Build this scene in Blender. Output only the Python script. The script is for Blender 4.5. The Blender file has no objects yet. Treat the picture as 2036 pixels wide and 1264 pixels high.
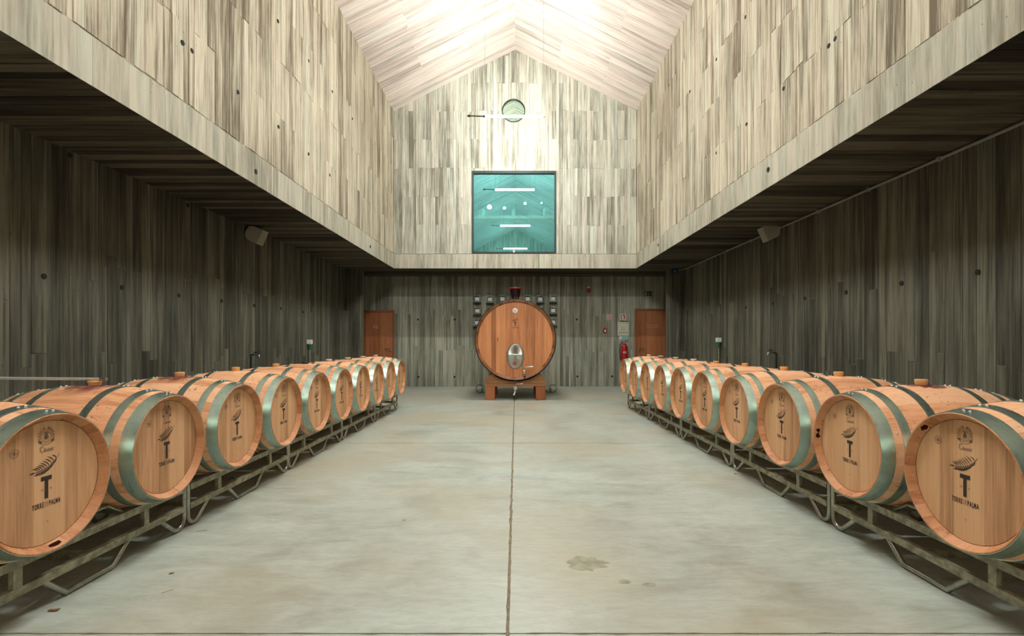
import bpy, bmesh, math, random
from mathutils import Vector, Matrix

random.seed(7)
SC = bpy.context.scene
COL = SC.collection
PI = math.pi
F = 980.0          # focal length in pixels of the 2036 px wide frame
CH = 1.20          # camera height
VX, VY = 1026.0, 680.0

# ------------------------------------------------------------------ camera
cam_d = bpy.data.cameras.new('camera')
cam = bpy.data.objects.new('camera', cam_d)
COL.objects.link(cam)
cam.location = (0, 0, CH)
cam.rotation_euler = (PI / 2, 0, 0)
cam_d.sensor_fit = 'HORIZONTAL'
cam_d.sensor_width = 36.0
cam_d.lens = F / 2036.0 * 36.0
cam_d.shift_x = -(VX - 1018.0) / 2036.0
cam_d.shift_y = (VY - 632.0) / 2036.0
cam_d.clip_start = 0.02
cam_d.clip_end = 200
SC.camera = cam

# ------------------------------------------------------------------ world, exposure
world = bpy.data.worlds.new('world')
SC.world = world
world.use_nodes = True
bg = world.node_tree.nodes['Background']
bg.inputs[0].default_value = (0.40, 0.52, 0.46, 1)
bg.inputs[1].default_value = 0.7
SC.view_settings.view_transform = 'Standard'
SC.view_settings.look = 'None'
SC.view_settings.gamma = 1.0
SC.view_settings.use_curve_mapping = False
SC.view_settings.exposure = 0.0
LAMP = 735.0                       # radiance of the suspended fluorescent tubes
LAMP_COL = (0.94, 1.0, 0.97)
SPOT = 45.0

# ------------------------------------------------------------------ mesh builder
class MB:
    def __init__(self):
        self.v = []; self.f = []
    def add(self, vs, fs):
        o = len(self.v)
        self.v.extend([tuple(p) for p in vs])
        self.f.extend([tuple(i + o for i in f) for f in fs])
    def box(self, x0, x1, y0, y1, z0, z1, m=None):
        vs = [(x0, y0, z0), (x1, y0, z0), (x1, y1, z0), (x0, y1, z0), (x0, y0, z1), (x1, y0, z1), (x1, y1, z1), (x0, y1, z1)]
        if m: vs = [m @ Vector(p) for p in vs]
        self.add(vs, [(0, 3, 2, 1), (4, 5, 6, 7), (0, 1, 5, 4), (1, 2, 6, 5), (2, 3, 7, 6), (3, 0, 4, 7)])
    def rbox(self, x0, x1, y0, y1, z0, z1, b):
        bm = bmesh.new()
        bmesh.ops.create_cube(bm, size=1)
        for w in bm.verts:
            w.co = Vector(((x0 + x1) / 2 + w.co.x * (x1 - x0), (y0 + y1) / 2 + w.co.y * (y1 - y0), (z0 + z1) / 2 + w.co.z * (z1 - z0)))
        bmesh.ops.bevel(bm, geom=list(bm.edges), offset=b, segments=2, affect='EDGES')
        bm.verts.index_update()
        self.add([w.co.copy() for w in bm.verts], [[w.index for w in f.verts] for f in bm.faces])
        bm.free()
    def prism(self, poly, fn, d0, d1):
        """poly: list of 2-D points; fn(a, b, d) -> 3-D"""
        n = len(poly)
        vs = [fn(a, b, d0) for a, b in poly] + [fn(a, b, d1) for a, b in poly]
        fs = [tuple(range(n)), tuple(range(2 * n - 1, n - 1, -1))]
        fs += [(i, i + n, (i + 1) % n + n, (i + 1) % n) for i in range(n)]
        self.add(vs, fs)
    def flat(self, poly, fn):
        self.add([fn(a, b) for a, b in poly], [tuple(range(len(poly)))])
    def tube(self, pts, r, n=8, cap=True):
        pts = [Vector(p) for p in pts]
        rs = r if isinstance(r, (list, tuple)) else [r] * len(pts)
        t0 = (pts[1] - pts[0]).normalized()
        up = Vector((0, 0, 1)) if abs(t0.z) < 0.9 else Vector((1, 0, 0))
        a = t0.cross(up).normalized()
        vs = []
        for i, p in enumerate(pts):
            if i == 0: t = pts[1] - pts[0]
            elif i == len(pts) - 1: t = pts[-1] - pts[-2]
            else: t = (pts[i + 1] - p).normalized() + (p - pts[i - 1]).normalized()
            t.normalize()
            a = (a - t * a.dot(t)).normalized()
            b = t.cross(a)
            for k in range(n):
                an = 2 * PI * k / n
                vs.append(p + (a * math.cos(an) + b * math.sin(an)) * rs[i])
        fs = []
        for i in range(len(pts) - 1):
            for k in range(n):
                fs.append((i * n + k, i * n + (k + 1) % n, (i + 1) * n + (k + 1) % n, (i + 1) * n + k))
        if cap:
            fs.append(tuple(range(n - 1, -1, -1)))
            fs.append(tuple((len(pts) - 1) * n + k for k in range(n)))
        self.add(vs, fs)
    def lathe(self, prof, n=32, m=None, cap=True):
        """prof: list of (radius, height) around local Z, moved by matrix m"""
        vs = []
        for r, h in prof:
            for k in range(n):
                a = 2 * PI * k / n
                p = Vector((r * math.cos(a), r * math.sin(a), h))
                vs.append(m @ p if m else p)
        fs = []
        for i in range(len(prof) - 1):
            for k in range(n):
                fs.append((i * n + k, i * n + (k + 1) % n, (i + 1) * n + (k + 1) % n, (i + 1) * n + k))
        if cap:
            fs.append(tuple(range(n - 1, -1, -1)))
            fs.append(tuple((len(prof) - 1) * n + k for k in range(n)))
        self.add(vs, fs)
    def mesh(self, name, mat, smooth=False):
        me = bpy.data.meshes.new(name)
        me.from_pydata(self.v, [], self.f)
        me.validate()
        if mat: me.materials.append(mat)
        if smooth:
            me.shade_smooth()
            try: me.set_sharp_from_angle(angle=math.radians(40))
            except Exception: pass
        me.update()
        return me
    def build(self, name, mat, parent=None, smooth=False):
        return obj(name, self.mesh(name, mat, smooth), parent)

def obj(name, me, parent=None, m=None):
    o = bpy.data.objects.new(name, me)
    COL.objects.link(o)
    if parent: o.parent = parent
    if m is not None: o.matrix_basis = m
    return o

def tag(o, label=None, cat=None, group=None, kind=None):
    if label: o['label'] = label
    if cat: o['category'] = cat
    if group: o['group'] = group
    if kind: o['kind'] = kind
    return o

def thing(name, label, cat, loc=(0, 0, 0), rz=0.0, group=None):
    o = bpy.data.objects.new(name, None)
    o.empty_display_size = 0.1
    COL.objects.link(o)
    o.location = loc
    o.rotation_euler = (0, 0, rz)
    return tag(o, label, cat, group)

def copy_tree(o, parent=None):
    c = o.copy()
    COL.objects.link(c)
    if parent: c.parent = parent
    for ch in list(o.children):
        copy_tree(ch, c)
    return c

def at_x(px, py, X):          # a point of the wall plane x = X seen at a pixel
    y = X * F / (px - VX)
    return (X, y, CH - (py - VY) * y / F)
def at_y(px, py, Y):          # a point of the wall plane y = Y seen at a pixel
    return ((px - VX) * Y / F, Y, CH - (py - VY) * Y / F)

# ------------------------------------------------------------------ materials
def new_mat(name):
    m = bpy.data.materials.new(name)
    m.use_nodes = True
    nt = m.node_tree
    for n in list(nt.nodes): nt.nodes.remove(n)
    out = nt.nodes.new('ShaderNodeOutputMaterial')
    bs = nt.nodes.new('ShaderNodeBsdfPrincipled')
    nt.links.new(bs.outputs[0], out.inputs[0])
    return m, nt, bs, out

def N(nt, t, **kw):
    n = nt.nodes.new(t)
    for k, v in kw.items(): setattr(n, k, v)
    return n
def L(nt, a, b): nt.links.new(a, b)
def math_n(nt, op, a, b=None, clamp=False):
    n = N(nt, 'ShaderNodeMath', operation=op, use_clamp=clamp)
    for i, x in enumerate((a, b)):
        if x is None: continue
        if isinstance(x, (int, float)): n.inputs[i].default_value = x
        else: L(nt, x, n.inputs[i])
    return n.outputs[0]
def mix_c(nt, fac, a, b, mode='MIX'):
    n = N(nt, 'ShaderNodeMix', data_type='RGBA', blend_type=mode)
    for i, x in ((0, fac), (6, a), (7, b)):
        if isinstance(x, (int, float)): n.inputs[i].default_value = x
        elif isinstance(x, tuple): n.inputs[i].default_value = (*x[:3], 1)
        else: L(nt, x, n.inputs[i])
    return n.outputs[2]
def ramp(nt, fac, stops):
    n = N(nt, 'ShaderNodeValToRGB')
    e = n.color_ramp.elements
    while len(e) < len(stops): e.new(0.5)
    for i, (p, c) in enumerate(stops):
        e[i].position = p
        e[i].color = (*c, 1) if isinstance(c, tuple) else (c, c, c, 1)
    L(nt, fac, n.inputs[0])
    return n.outputs[0]
def noise(nt, vec, scale, detail=5, rough=0.6, dist=0.0):
    n = N(nt, 'ShaderNodeTexNoise')
    n.inputs['Scale'].default_value = scale
    n.inputs['Detail'].default_value = detail
    n.inputs['Roughness'].default_value = rough
    n.inputs['Distortion'].default_value = dist
    if vec is not None: L(nt, vec, n.inputs['Vector'])
    return n.outputs[0]
def mapping(nt, vec, scale, loc=None):
    n = N(nt, 'ShaderNodeMapping')
    n.inputs['Scale'].default_value = scale
    L(nt, vec, n.inputs[0])
    if loc is not None: L(nt, loc, n.inputs['Location'])
    return n.outputs[0]
def rand_value(nt):
    oi = N(nt, 'ShaderNodeObjectInfo')
    g = N(nt, 'ShaderNodeNewGeometry')
    s = math_n(nt, 'ADD', oi.outputs['Random'], g.outputs['Random Per Island'])
    return math_n(nt, 'FRACT', math_n(nt, 'MULTIPLY', s, 7.31))
def bump(nt, bs, h, strength=0.3, dist=0.01):
    b = N(nt, 'ShaderNodeBump')
    b.inputs['Strength'].default_value = strength
    b.inputs['Distance'].default_value = dist
    L(nt, h, b.inputs['Height'])
    L(nt, b.outputs[0], bs.inputs['Normal'])

def simple(name, col, rough=0.5, metal=0.0, var=0.12, scale=30.0, bmp=0.0, spec=0.5):
    m, nt, bs, out = new_mat(name)
    tc = N(nt, 'ShaderNodeTexCoord')
    n = noise(nt, tc.outputs['Object'], scale, 4)
    lo = tuple(c * (1 - var) for c in col); hi = tuple(min(1, c * (1 + var)) for c in col)
    L(nt, ramp(nt, n, [(0.3, lo), (0.7, hi)]), bs.inputs['Base Color'])
    bs.inputs['Roughness'].default_value = rough
    bs.inputs['Metallic'].default_value = metal
    bs.inputs['Specular IOR Level'].default_value = spec
    if bmp: bump(nt, bs, n, bmp, 0.003)
    return m

def emit(name, col, s):
    m, nt, bs, out = new_mat(name)
    bs.inputs['Base Color'].default_value = (*col, 1)
    bs.inputs['Emission Color'].default_value = (*col, 1)
    bs.inputs['Emission Strength'].default_value = s
    return m

def concrete(name, light, mid, dark, grain, lo=0.38, hi=0.60, piece=0.5, stain=0.85):
    """board-marked concrete; grain = position scale per axis, small along the boards"""
    m, nt, bs, out = new_mat(name)
    g = N(nt, 'ShaderNodeNewGeometry')
    r = rand_value(nt)
    off = N(nt, 'ShaderNodeCombineXYZ')
    r20 = math_n(nt, 'MULTIPLY', r, 37.0)
    for i in range(3): L(nt, r20, off.inputs[i])
    pos = g.outputs['Position']
    n1 = noise(nt, mapping(nt, pos, grain, off.outputs[0]), 1.0, 7, 0.68, 0.15)
    n2 = noise(nt, mapping(nt, pos, tuple(max(0.5, x * 0.28) for x in grain), off.outputs[0]), 1.0, 4, 0.6)
    n3 = noise(nt, pos, 0.55, 3, 0.55)
    v = math_n(nt, 'MULTIPLY', n1, 0.45)
    v = math_n(nt, 'ADD', v, math_n(nt, 'MULTIPLY', n2, 0.35))
    v = math_n(nt, 'ADD', v, math_n(nt, 'MULTIPLY', n3, 0.20))
    v = math_n(nt, 'ADD', v, math_n(nt, 'MULTIPLY', math_n(nt, 'SUBTRACT', r, 0.5), piece * 0.36))
    c = ramp(nt, v, [(lo, dark), (lo * 0.45 + hi * 0.55, mid), (hi, light)])
    # long stains left by the boards, and cooler greyish patches
    g3 = tuple(x * 1.5 if x > 5 else x * 0.55 for x in grain)
    st = noise(nt, mapping(nt, pos, g3, off.outputs[0]), 1.0, 6, 0.72, 0.1)
    lf = noise(nt, pos, 1.3, 4, 0.6, 0.3)
    sm = math_n(nt, 'MULTIPLY', ramp(nt, st, [(0.50, 0.0), (0.64, 1.0)]), ramp(nt, lf, [(0.38, 0.15), (0.62, stain)]))
    c = mix_c(nt, sm, c, dark)
    cool = noise(nt, mapping(nt, pos, tuple(max(0.6, x * 0.2) for x in grain)), 1.0, 3, 0.5)
    c = mix_c(nt, ramp(nt, cool, [(0.46, 0.0), (0.64, 0.45)]), c, mix_c(nt, 1.0, c, (0.90, 1.03, 1.06), 'MULTIPLY'))
    # blow holes
    vo = N(nt, 'ShaderNodeTexVoronoi')
    vo.inputs['Scale'].default_value = 9.0
    L(nt, pos, vo.inputs['Vector'])
    pit = ramp(nt, vo.outputs['Distance'], [(0.03, 1.0), (0.06, 0.0)])
    c = mix_c(nt, math_n(nt, 'MULTIPLY', pit, 0.8), c, tuple(x * 0.4 for x in dark))
    L(nt, c, bs.inputs['Base Color'])
    bs.inputs['Roughness'].default_value = 0.82
    bs.inputs['Specular IOR Level'].default_value = 0.25
    bump(nt, bs, math_n(nt, 'SUBTRACT', math_n(nt, 'ADD', n1, math_n(nt, 'MULTIPLY', n2, 0.5)), pit), 0.35, 0.012)
    return m

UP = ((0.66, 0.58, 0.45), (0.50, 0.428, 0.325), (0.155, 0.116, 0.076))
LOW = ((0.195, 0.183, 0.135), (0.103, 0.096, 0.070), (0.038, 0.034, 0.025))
M_up_v = concrete('concrete_upper', *UP, (32, 32, 1.5), piece=0.36, stain=0.95)
M_gable = concrete('concrete_gable', (0.62, 0.585, 0.49), (0.46, 0.43, 0.355), (0.18, 0.16, 0.12), (24, 24, 1.3), piece=0.35)
M_beam = concrete('concrete_beam', (0.56, 0.51, 0.41), (0.455, 0.412, 0.328), (0.25, 0.22, 0.165), (20, 20, 1.6), piece=0.2, stain=0.45)
M_roof = concrete('concrete_roof', (0.82, 0.70, 0.63), (0.70, 0.57, 0.505), (0.38, 0.32, 0.275), (1.0, 24, 1.0), piece=0.35, stain=0.6)
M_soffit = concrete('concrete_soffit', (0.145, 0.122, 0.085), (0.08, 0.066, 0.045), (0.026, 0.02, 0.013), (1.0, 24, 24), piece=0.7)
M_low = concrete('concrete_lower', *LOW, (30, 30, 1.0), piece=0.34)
M_backwall = concrete('concrete_back', (0.48, 0.465, 0.37), (0.31, 0.30, 0.235), (0.13, 0.125, 0.095), (30, 30, 1.0), piece=0.4)

def floor_mat():
    m, nt, bs, out = new_mat('polished_concrete')
    g = N(nt, 'ShaderNodeNewGeometry')
    p = g.outputs['Position']
    n1 = noise(nt, mapping(nt, p, (1, 0.7, 1)), 0.9, 6, 0.6, 0.4)
    n2 = noise(nt, mapping(nt, p, (1.0, 2.6, 1)), 2.4, 8, 0.68, 0.7)
    n3 = noise(nt, p, 0.5, 3, 0.5, 0.2)
    v = math_n(nt, 'ADD', math_n(nt, 'MULTIPLY', n1, 0.5), math_n(nt, 'MULTIPLY', n2, 0.5))
    c = ramp(nt, v, [(0.34, (0.28, 0.28, 0.225)), (0.46, (0.415, 0.44, 0.385)), (0.56, (0.49, 0.525, 0.47)), (0.70, (0.54, 0.585, 0.54))])
    c = mix_c(nt, ramp(nt, n3, [(0.44, 0.0), (0.62, 0.75)]), c, (0.47, 0.41, 0.30))
    n6 = noise(nt, mapping(nt, p, (9.0, 30.0, 1)), 1.0, 6, 0.75, 0.6)
    c = mix_c(nt, ramp(nt, n6, [(0.40, 0.24), (0.56, 0.0)]), c, (0.27, 0.255, 0.20))
    n4 = noise(nt, p, 11.0, 5, 0.7)
    c = mix_c(nt, ramp(nt, n4, [(0.66, 0.0), (0.78, 0.45)]), c, (0.24, 0.21, 0.15))
    L(nt, c, bs.inputs['Base Color'])
    L(nt, ramp(nt, n2, [(0.3, 0.34), (0.7, 0.52)]), bs.inputs['Roughness'])
    bs.inputs['Specular IOR Level'].default_value = 0.4
    bump(nt, bs, n2, 0.06, 0.01)
    return m
M_floor = floor_mat()
M_joint = simple('joint_filler', (0.25, 0.195, 0.125), 0.9, var=0.5, scale=60)
M_patch = simple('repair_mortar', (0.33, 0.31, 0.22), 0.7, var=0.3, scale=14)

def wood(name, light, mid, dark, grain, rough=0.55, spots=0.0, piece=0.3, spec=0.4):
    m, nt, bs, out = new_mat(name)
    tc = N(nt, 'ShaderNodeTexCoord')
    r = N(nt, 'ShaderNodeObjectInfo').outputs['Random']
    off = N(nt, 'ShaderNodeCombineXYZ')
    rr = math_n(nt, 'MULTIPLY', r, 53.0)
    for i in range(3): L(nt, rr, off.inputs[i])
    p = tc.outputs['Object']
    n1 = noise(nt, mapping(nt, p, grain, off.outputs[0]), 1.0, 7, 0.65, 0.5)
    n2 = noise(nt, mapping(nt, p, tuple(x * 0.25 for x in grain), off.outputs[0]), 1.0, 4, 0.6, 0.8)
    n3 = noise(nt, mapping(nt, p, tuple(x * 4 if x > 5 else x * 1.3 for x in grain), off.outputs[0]), 1.0, 3, 0.6)
    v = math_n(nt, 'ADD', math_n(nt, 'MULTIPLY', n1, 0.40), math_n(nt, 'MULTIPLY', n2, 0.36))
    v = math_n(nt, 'ADD', v, math_n(nt, 'MULTIPLY', n3, 0.24))
    v = math_n(nt, 'ADD', v, math_n(nt, 'MULTIPLY', math_n(nt, 'SUBTRACT', r, 0.5), piece * 0.75))
    c = ramp(nt, v, [(0.33, dark), (0.49, mid), (0.64, light)])
    if spots:
        n4 = noise(nt, mapping(nt, p, (55, 40, 55), off.outputs[0]), 1.0, 3, 0.6)
        n5 = noise(nt, mapping(nt, p, (6, 5, 6), off.outputs[0]), 1.0, 2, 0.5)
        s = math_n(nt, 'MULTIPLY', ramp(nt, n4, [(0.58, 0.0), (0.68, 1.0)]), ramp(nt, n5, [(0.46, 0.0), (0.60, spots)]))
        sx = N(nt, 'ShaderNodeSeparateXYZ'); L(nt, p, sx.inputs[0])
        s = math_n(nt, 'MULTIPLY', s, math_n(nt, 'LESS_THAN', math_n(nt, 'ABSOLUTE', sx.outputs[1]), 0.43))
        c = mix_c(nt, s, c, (0.17, 0.09, 0.04))
    L(nt, c, bs.inputs['Base Color'])
    if spots:                                   # chime ends of the staves are browner
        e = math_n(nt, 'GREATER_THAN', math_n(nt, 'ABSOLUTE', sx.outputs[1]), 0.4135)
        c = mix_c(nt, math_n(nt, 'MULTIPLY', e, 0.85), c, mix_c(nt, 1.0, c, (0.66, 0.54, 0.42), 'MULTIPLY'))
    L(nt, c, bs.inputs['Base Color'])
    bs.inputs['Roughness'].default_value = rough
    bs.inputs['Specular IOR Level'].default_value = spec
    bump(nt, bs, n1, 0.12, 0.004)
    return m
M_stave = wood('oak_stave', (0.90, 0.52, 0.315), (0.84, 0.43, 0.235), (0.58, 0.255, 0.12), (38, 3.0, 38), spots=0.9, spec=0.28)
M_head = wood('oak_head', (0.76, 0.44, 0.235), (0.66, 0.355, 0.18), (0.40, 0.195, 0.09), (36, 36, 2.2), piece=0.32)
M_cask = wood('cask_oak', (0.74, 0.32, 0.135), (0.62, 0.245, 0.10), (0.34, 0.12, 0.045), (26, 26, 1.4), piece=0.30, rough=0.42)
M_cask_st = wood('cask_stave_oak', (0.34, 0.14, 0.055), (0.24, 0.09, 0.035), (0.13, 0.045, 0.02), (26, 2.0, 26), piece=0.3, rough=0.45)
M_cradle = wood('cradle_oak', (0.42, 0.20, 0.085), (0.33, 0.145, 0.058), (0.20, 0.08, 0.03), (2.0, 18, 24), piece=0.15, rough=0.5)
M_leg = wood('cradle_leg_oak', (0.46, 0.17, 0.07), (0.38, 0.125, 0.048), (0.22, 0.065, 0.025), (14, 14, 2.5), piece=0.15, rough=0.5)
M_door = wood('door_veneer', (0.50, 0.20, 0.085), (0.40, 0.14, 0.055), (0.26, 0.085, 0.03), (22, 22, 1.6), piece=0.22, rough=0.45)
M_frame = wood('door_frame_wood', (0.34, 0.125, 0.05), (0.27, 0.09, 0.034), (0.19, 0.06, 0.022), (20, 20, 2.0), piece=0.1, rough=0.45)

def hoop_mat():
    m, nt, bs, out = new_mat('galvanised_hoop')
    tc = N(nt, 'ShaderNodeTexCoord')
    p = tc.outputs['Object']
    n = noise(nt, mapping(nt, p, (7, 60, 7)), 1.0, 5, 0.65)
    n2 = noise(nt, p, 9.0, 4, 0.6)
    c = ramp(nt, n2, [(0.3, (0.34, 0.45, 0.39)), (0.7, (0.52, 0.62, 0.55))])
    L(nt, c, bs.inputs['Base Color'])
    bs.inputs['Metallic'].default_value = 0.9
    L(nt, ramp(nt, n, [(0.3, 0.24), (0.7, 0.40)]), bs.inputs['Roughness'])
    bump(nt, bs, n, 0.02, 0.001)
    return m
M_hoop = hoop_mat()
M_rivet = simple('rivet_steel', (0.55, 0.58, 0.55), 0.35, 0.9)
M_ironhoop = simple('black_iron', (0.03, 0.028, 0.026), 0.45, 0.6)
M_rack = simple('rack_steel', (0.31, 0.285, 0.195), 0.5, 0.25, var=0.55, scale=22, bmp=0.15)
M_racktube = simple('rack_tube_steel', (0.36, 0.35, 0.29), 0.32, 0.85, var=0.3, scale=16)
M_ink = simple('burnt_print', (0.035, 0.022, 0.014), 0.8, var=0.4, scale=200)
M_ink2 = simple('pale_burnt_print', (0.15, 0.088, 0.05), 0.8, var=0.4, scale=200)
M_bung_tan = simple('tan_bung', (0.74, 0.39, 0.14), 0.55, var=0.1)
M_bung_white = simple('white_bung', (0.78, 0.72, 0.66), 0.5, var=0.05)
M_bung_black = simple('black_bung', (0.02, 0.02, 0.02), 0.5)
M_steel = simple('stainless_steel', (0.62, 0.62, 0.59), 0.22, 1.0, var=0.06)
M_steel_br = simple('brushed_steel', (0.55, 0.54, 0.49), 0.38, 1.0, var=0.15, scale=40)
M_rod = simple('rod_steel', (0.86, 0.84, 0.80), 0.42, 0.55, var=0.04)
M_spotstain = simple('dark_wine_spot', (0.035, 0.008, 0.006), 0.95, var=0.3, spec=0.05)
M_surround = simple('dark_brown_ring', (0.10, 0.04, 0.018), 0.7)
M_dark = simple('dark_metal', (0.022, 0.023, 0.022), 0.5, 0.3)
M_winframe = simple('window_frame_metal', (0.022, 0.030, 0.028), 0.5, 0.0, spec=0.3)
M_black = simple('black_plastic', (0.012, 0.012, 0.012), 0.45)
M_hole = simple('tie_hole_shadow', (0.02, 0.017, 0.014), 0.95)
M_cream = simple('cream_plastic', (0.42, 0.40, 0.33), 0.5, var=0.05)
M_cream2 = simple('speaker_grille', (0.30, 0.285, 0.225), 0.7, var=0.08, scale=300)
M_white = simple('white_plastic', (0.80, 0.79, 0.74), 0.45, var=0.04)
M_paper = simple('paper', (0.72, 0.70, 0.56), 0.7, var=0.05)
M_ink3 = simple('grey_ink', (0.36, 0.34, 0.27), 0.7)
M_red = simple('red_paint', (0.42, 0.012, 0.018), 0.28, var=0.1)
M_red2 = simple('sign_red', (0.50, 0.05, 0.05), 0.5, var=0.06)
M_darkred = simple('siren_red', (0.30, 0.008, 0.014), 0.3)
M_wine = simple('wine_red_lid', (0.26, 0.012, 0.03), 0.22)
M_maroon = simple('dark_maroon', (0.012, 0.005, 0.006), 0.3)
M_green = simple('green_hose', (0.01, 0.17, 0.07), 0.35)
M_green2 = simple('green_plastic', (0.01, 0.14, 0.065), 0.45)
M_teal = simple('teal_sign', (0.30, 0.55, 0.47), 0.5, var=0.05)
M_exit = simple('exit_green', (0.012, 0.05, 0.035), 0.4)
M_exitpale = simple('exit_pale', (0.45, 0.55, 0.38), 0.5)
M_blue = simple('blue_dome', (0.015, 0.09, 0.22), 0.12)
M_etch = simple('etched_lettering', (0.50, 0.30, 0.21), 0.6)
M_conduit = simple('conduit_grey', (0.33, 0.33, 0.30), 0.45, 0.2)
M_box = concrete('niche_box', (0.40, 0.41, 0.33), (0.27, 0.28, 0.225), (0.15, 0.155, 0.125), (12, 12, 4), piece=0.5)
M_card = simple('white_card', (0.84, 0.87, 0.84), 0.6, var=0.04)
M_candle = simple('candle_wax', (0.80, 0.74, 0.62), 0.5)
M_counter = simple('counter_stone', (0.66, 0.58, 0.46), 0.5)
M_plaster = simple('plaster', (0.62, 0.66, 0.64), 0.8, var=0.06, scale=3)
M_leaf = simple('dry_leaf', (0.19, 0.085, 0.035), 0.8, var=0.4)
M_straw = simple('straw', (0.50, 0.42, 0.25), 0.7)
M_lamps = [emit('fluorescent_tube', LAMP_COL, LAMP * k) for k in (0.98, 1.20, 0.60, 0.5)]
M_roomfill = emit('room_fill_light', (1.0, 0.93, 0.85), 1500.0)  # emission of the lamp added behind the square window
M_spot = emit('spot_lens', (0.9, 1.0, 1.0), SPOT)

def turned_steel():
    m, nt, bs, out = new_mat('turned_steel')
    t = N(nt, 'ShaderNodeTangent', direction_type='RADIAL', axis='Y')
    L(nt, t.outputs[0], bs.inputs['Tangent'])
    bs.inputs['Base Color'].default_value = (0.66, 0.66, 0.62, 1)
    bs.inputs['Metallic'].default_value = 1.0
    bs.inputs['Roughness'].default_value = 0.36
    bs.inputs['Anisotropic'].default_value = 0.96
    return m
M_turned = turned_steel()

def glass_mat(name, tint, refl, fac):
    m, nt, bs, out = new_mat(name)
    nt.nodes.remove(bs)
    t = N(nt, 'ShaderNodeBsdfTransparent'); t.inputs[0].default_value = (*tint, 1)
    g = N(nt, 'ShaderNodeBsdfGlossy'); g.inputs[0].default_value = (*refl, 1); g.inputs['Roughness'].default_value = 0.006
    mx = N(nt, 'ShaderNodeMixShader'); mx.inputs[0].default_value = fac
    L(nt, t.outputs[0], mx.inputs[1]); L(nt, g.outputs[0], mx.inputs[2]); L(nt, mx.outputs[0], out.inputs[0])
    return m
M_glass = glass_mat('tinted_window_glass', (0.55, 0.86, 0.86), (0.27, 0.72, 0.78), 0.50)
M_glass2 = glass_mat('round_window_glass', (0.55, 0.78, 0.68), (0.70, 0.88, 0.78), 0.62)
M_jar = glass_mat('jar_glass', (0.92, 0.97, 0.96), (1, 1, 1), 0.15)

def stain_mat():
    m, nt, bs, out = new_mat('wine_stain')
    tc = N(nt, 'ShaderNodeTexCoord')
    n = noise(nt, tc.outputs['Object'], 9.0, 5, 0.65, 0.4)
    bs.inputs['Base Color'].default_value = (0.13, 0.010, 0.045, 1)
    bs.inputs['Roughness'].default_value = 0.5
    sx = N(nt, 'ShaderNodeSeparateXYZ'); L(nt, tc.outputs['Object'], sx.inputs[0])
    d = math_n(nt, 'ADD', math_n(nt, 'POWER', math_n(nt, 'ABSOLUTE', sx.outputs[0]), 2.0), math_n(nt, 'POWER', math_n(nt, 'ABSOLUTE', sx.outputs[1]), 2.0))
    fade = ramp(nt, math_n(nt, 'POWER', d, 0.5), [(0.06, 1.0), (0.165, 0.0)])
    L(nt, math_n(nt, 'MULTIPLY', ramp(nt, n, [(0.34, 0.15), (0.56, 0.9)]), fade), bs.inputs['Alpha'])
    return m
M_stain = stain_mat()

# ------------------------------------------------------------------ room dimensions
XL, XR = -4.15, 4.08            # lower side walls
UL, UR = -2.955, 2.91           # upper walls / beam faces
ZS = 2.985                      # soffit height
ZB = 3.335                      # top of the beam band
ZE, ZA = 6.80, 8.28             # eaves and ridge
XA = (UL + UR) / 2
YG = 11.93                      # gable wall (upper)
YW = 13.36                      # lower back wall
Y0 = -7.0                       # wall behind the photographer
DEP = 0.02

def score(p, area, n):
    d = p.y
    if d < 0.6: return 0.0
    px = VX + p.x * F / d; py = VY - (p.z - CH) * F / d
    if px < -60 or px > 2096 or py < -60 or py > 1324: return 0.0
    v = Vector((p.x, p.y, p.z - CH)); q = v.length
    return area * abs(n.dot(v)) / q ** 3

unit = MB()
unit.add([(0, 0, 0), (1, 0, 0), (1, 1, 0), (0, 1, 0), (0.012, 0.002, 1), (0.988, 0.002, 1), (0.988, 0.998, 1), (0.012, 0.998, 1)],
         [(4, 5, 6, 7), (0, 1, 5, 4), (1, 2, 6, 5), (2, 3, 7, 6), (3, 0, 4, 7)])
flush_unit = MB(); flush_unit.f = list(unit.f)
flush_unit.v = [(0, 0, 0), (1, 0, 0), (1, 1, 0), (0, 1, 0), (0, 0, 1), (1, 0, 1), (1, 1, 1), (0, 1, 1)]
UNIT = {}
def unit_mesh(mat):
    if mat.name not in UNIT: UNIT[mat.name] = unit.mesh('concrete_board', mat)
    return UNIT[mat.name]

def boards(parent, O, u, v, n, pieces, mat, limit=300, flush=False):
    """pieces: (u0, u1, v0, v1, proud).  The largest in the picture become parts, the rest one part of stuff."""
    O, u, v, n = Vector(O), Vector(u), Vector(v), Vector(n)
    sc = []
    for p in pieces:
        c = O + u * (p[0] + p[1]) / 2 + v * (p[2] + p[3]) / 2
        sc.append((score(c, (p[1] - p[0]) * (p[3] - p[2]), n), p))
    sc.sort(key=lambda s: -s[0])
    me = unit_mesh(mat) if not flush else flush_unit.mesh('concrete_board', mat)
    uv = flush_unit.v if flush else unit.v
    rest = MB()
    for i, (s, p) in enumerate(sc):
        g = 0.0 if flush else 0.0008
        a = u * (p[1] - p[0] - 2 * g); b = v * (p[3] - p[2] - 2 * g); c = n * (DEP + p[4])
        o = O + u * (p[0] + g) + v * (p[2] + g) - n * DEP
        M = Matrix(((a.x, b.x, c.x, o.x), (a.y, b.y, c.y, o.y), (a.z, b.z, c.z, o.z), (0, 0, 0, 1)))
        if s > 0 and i < limit:
            obj('concrete_board', me, parent, M)
        else:
            rest.add([M @ Vector(q) for q in uv], unit.f)
    if rest.v:
        tag(rest.build('concrete_boards', mat, parent), kind='stuff')

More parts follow.
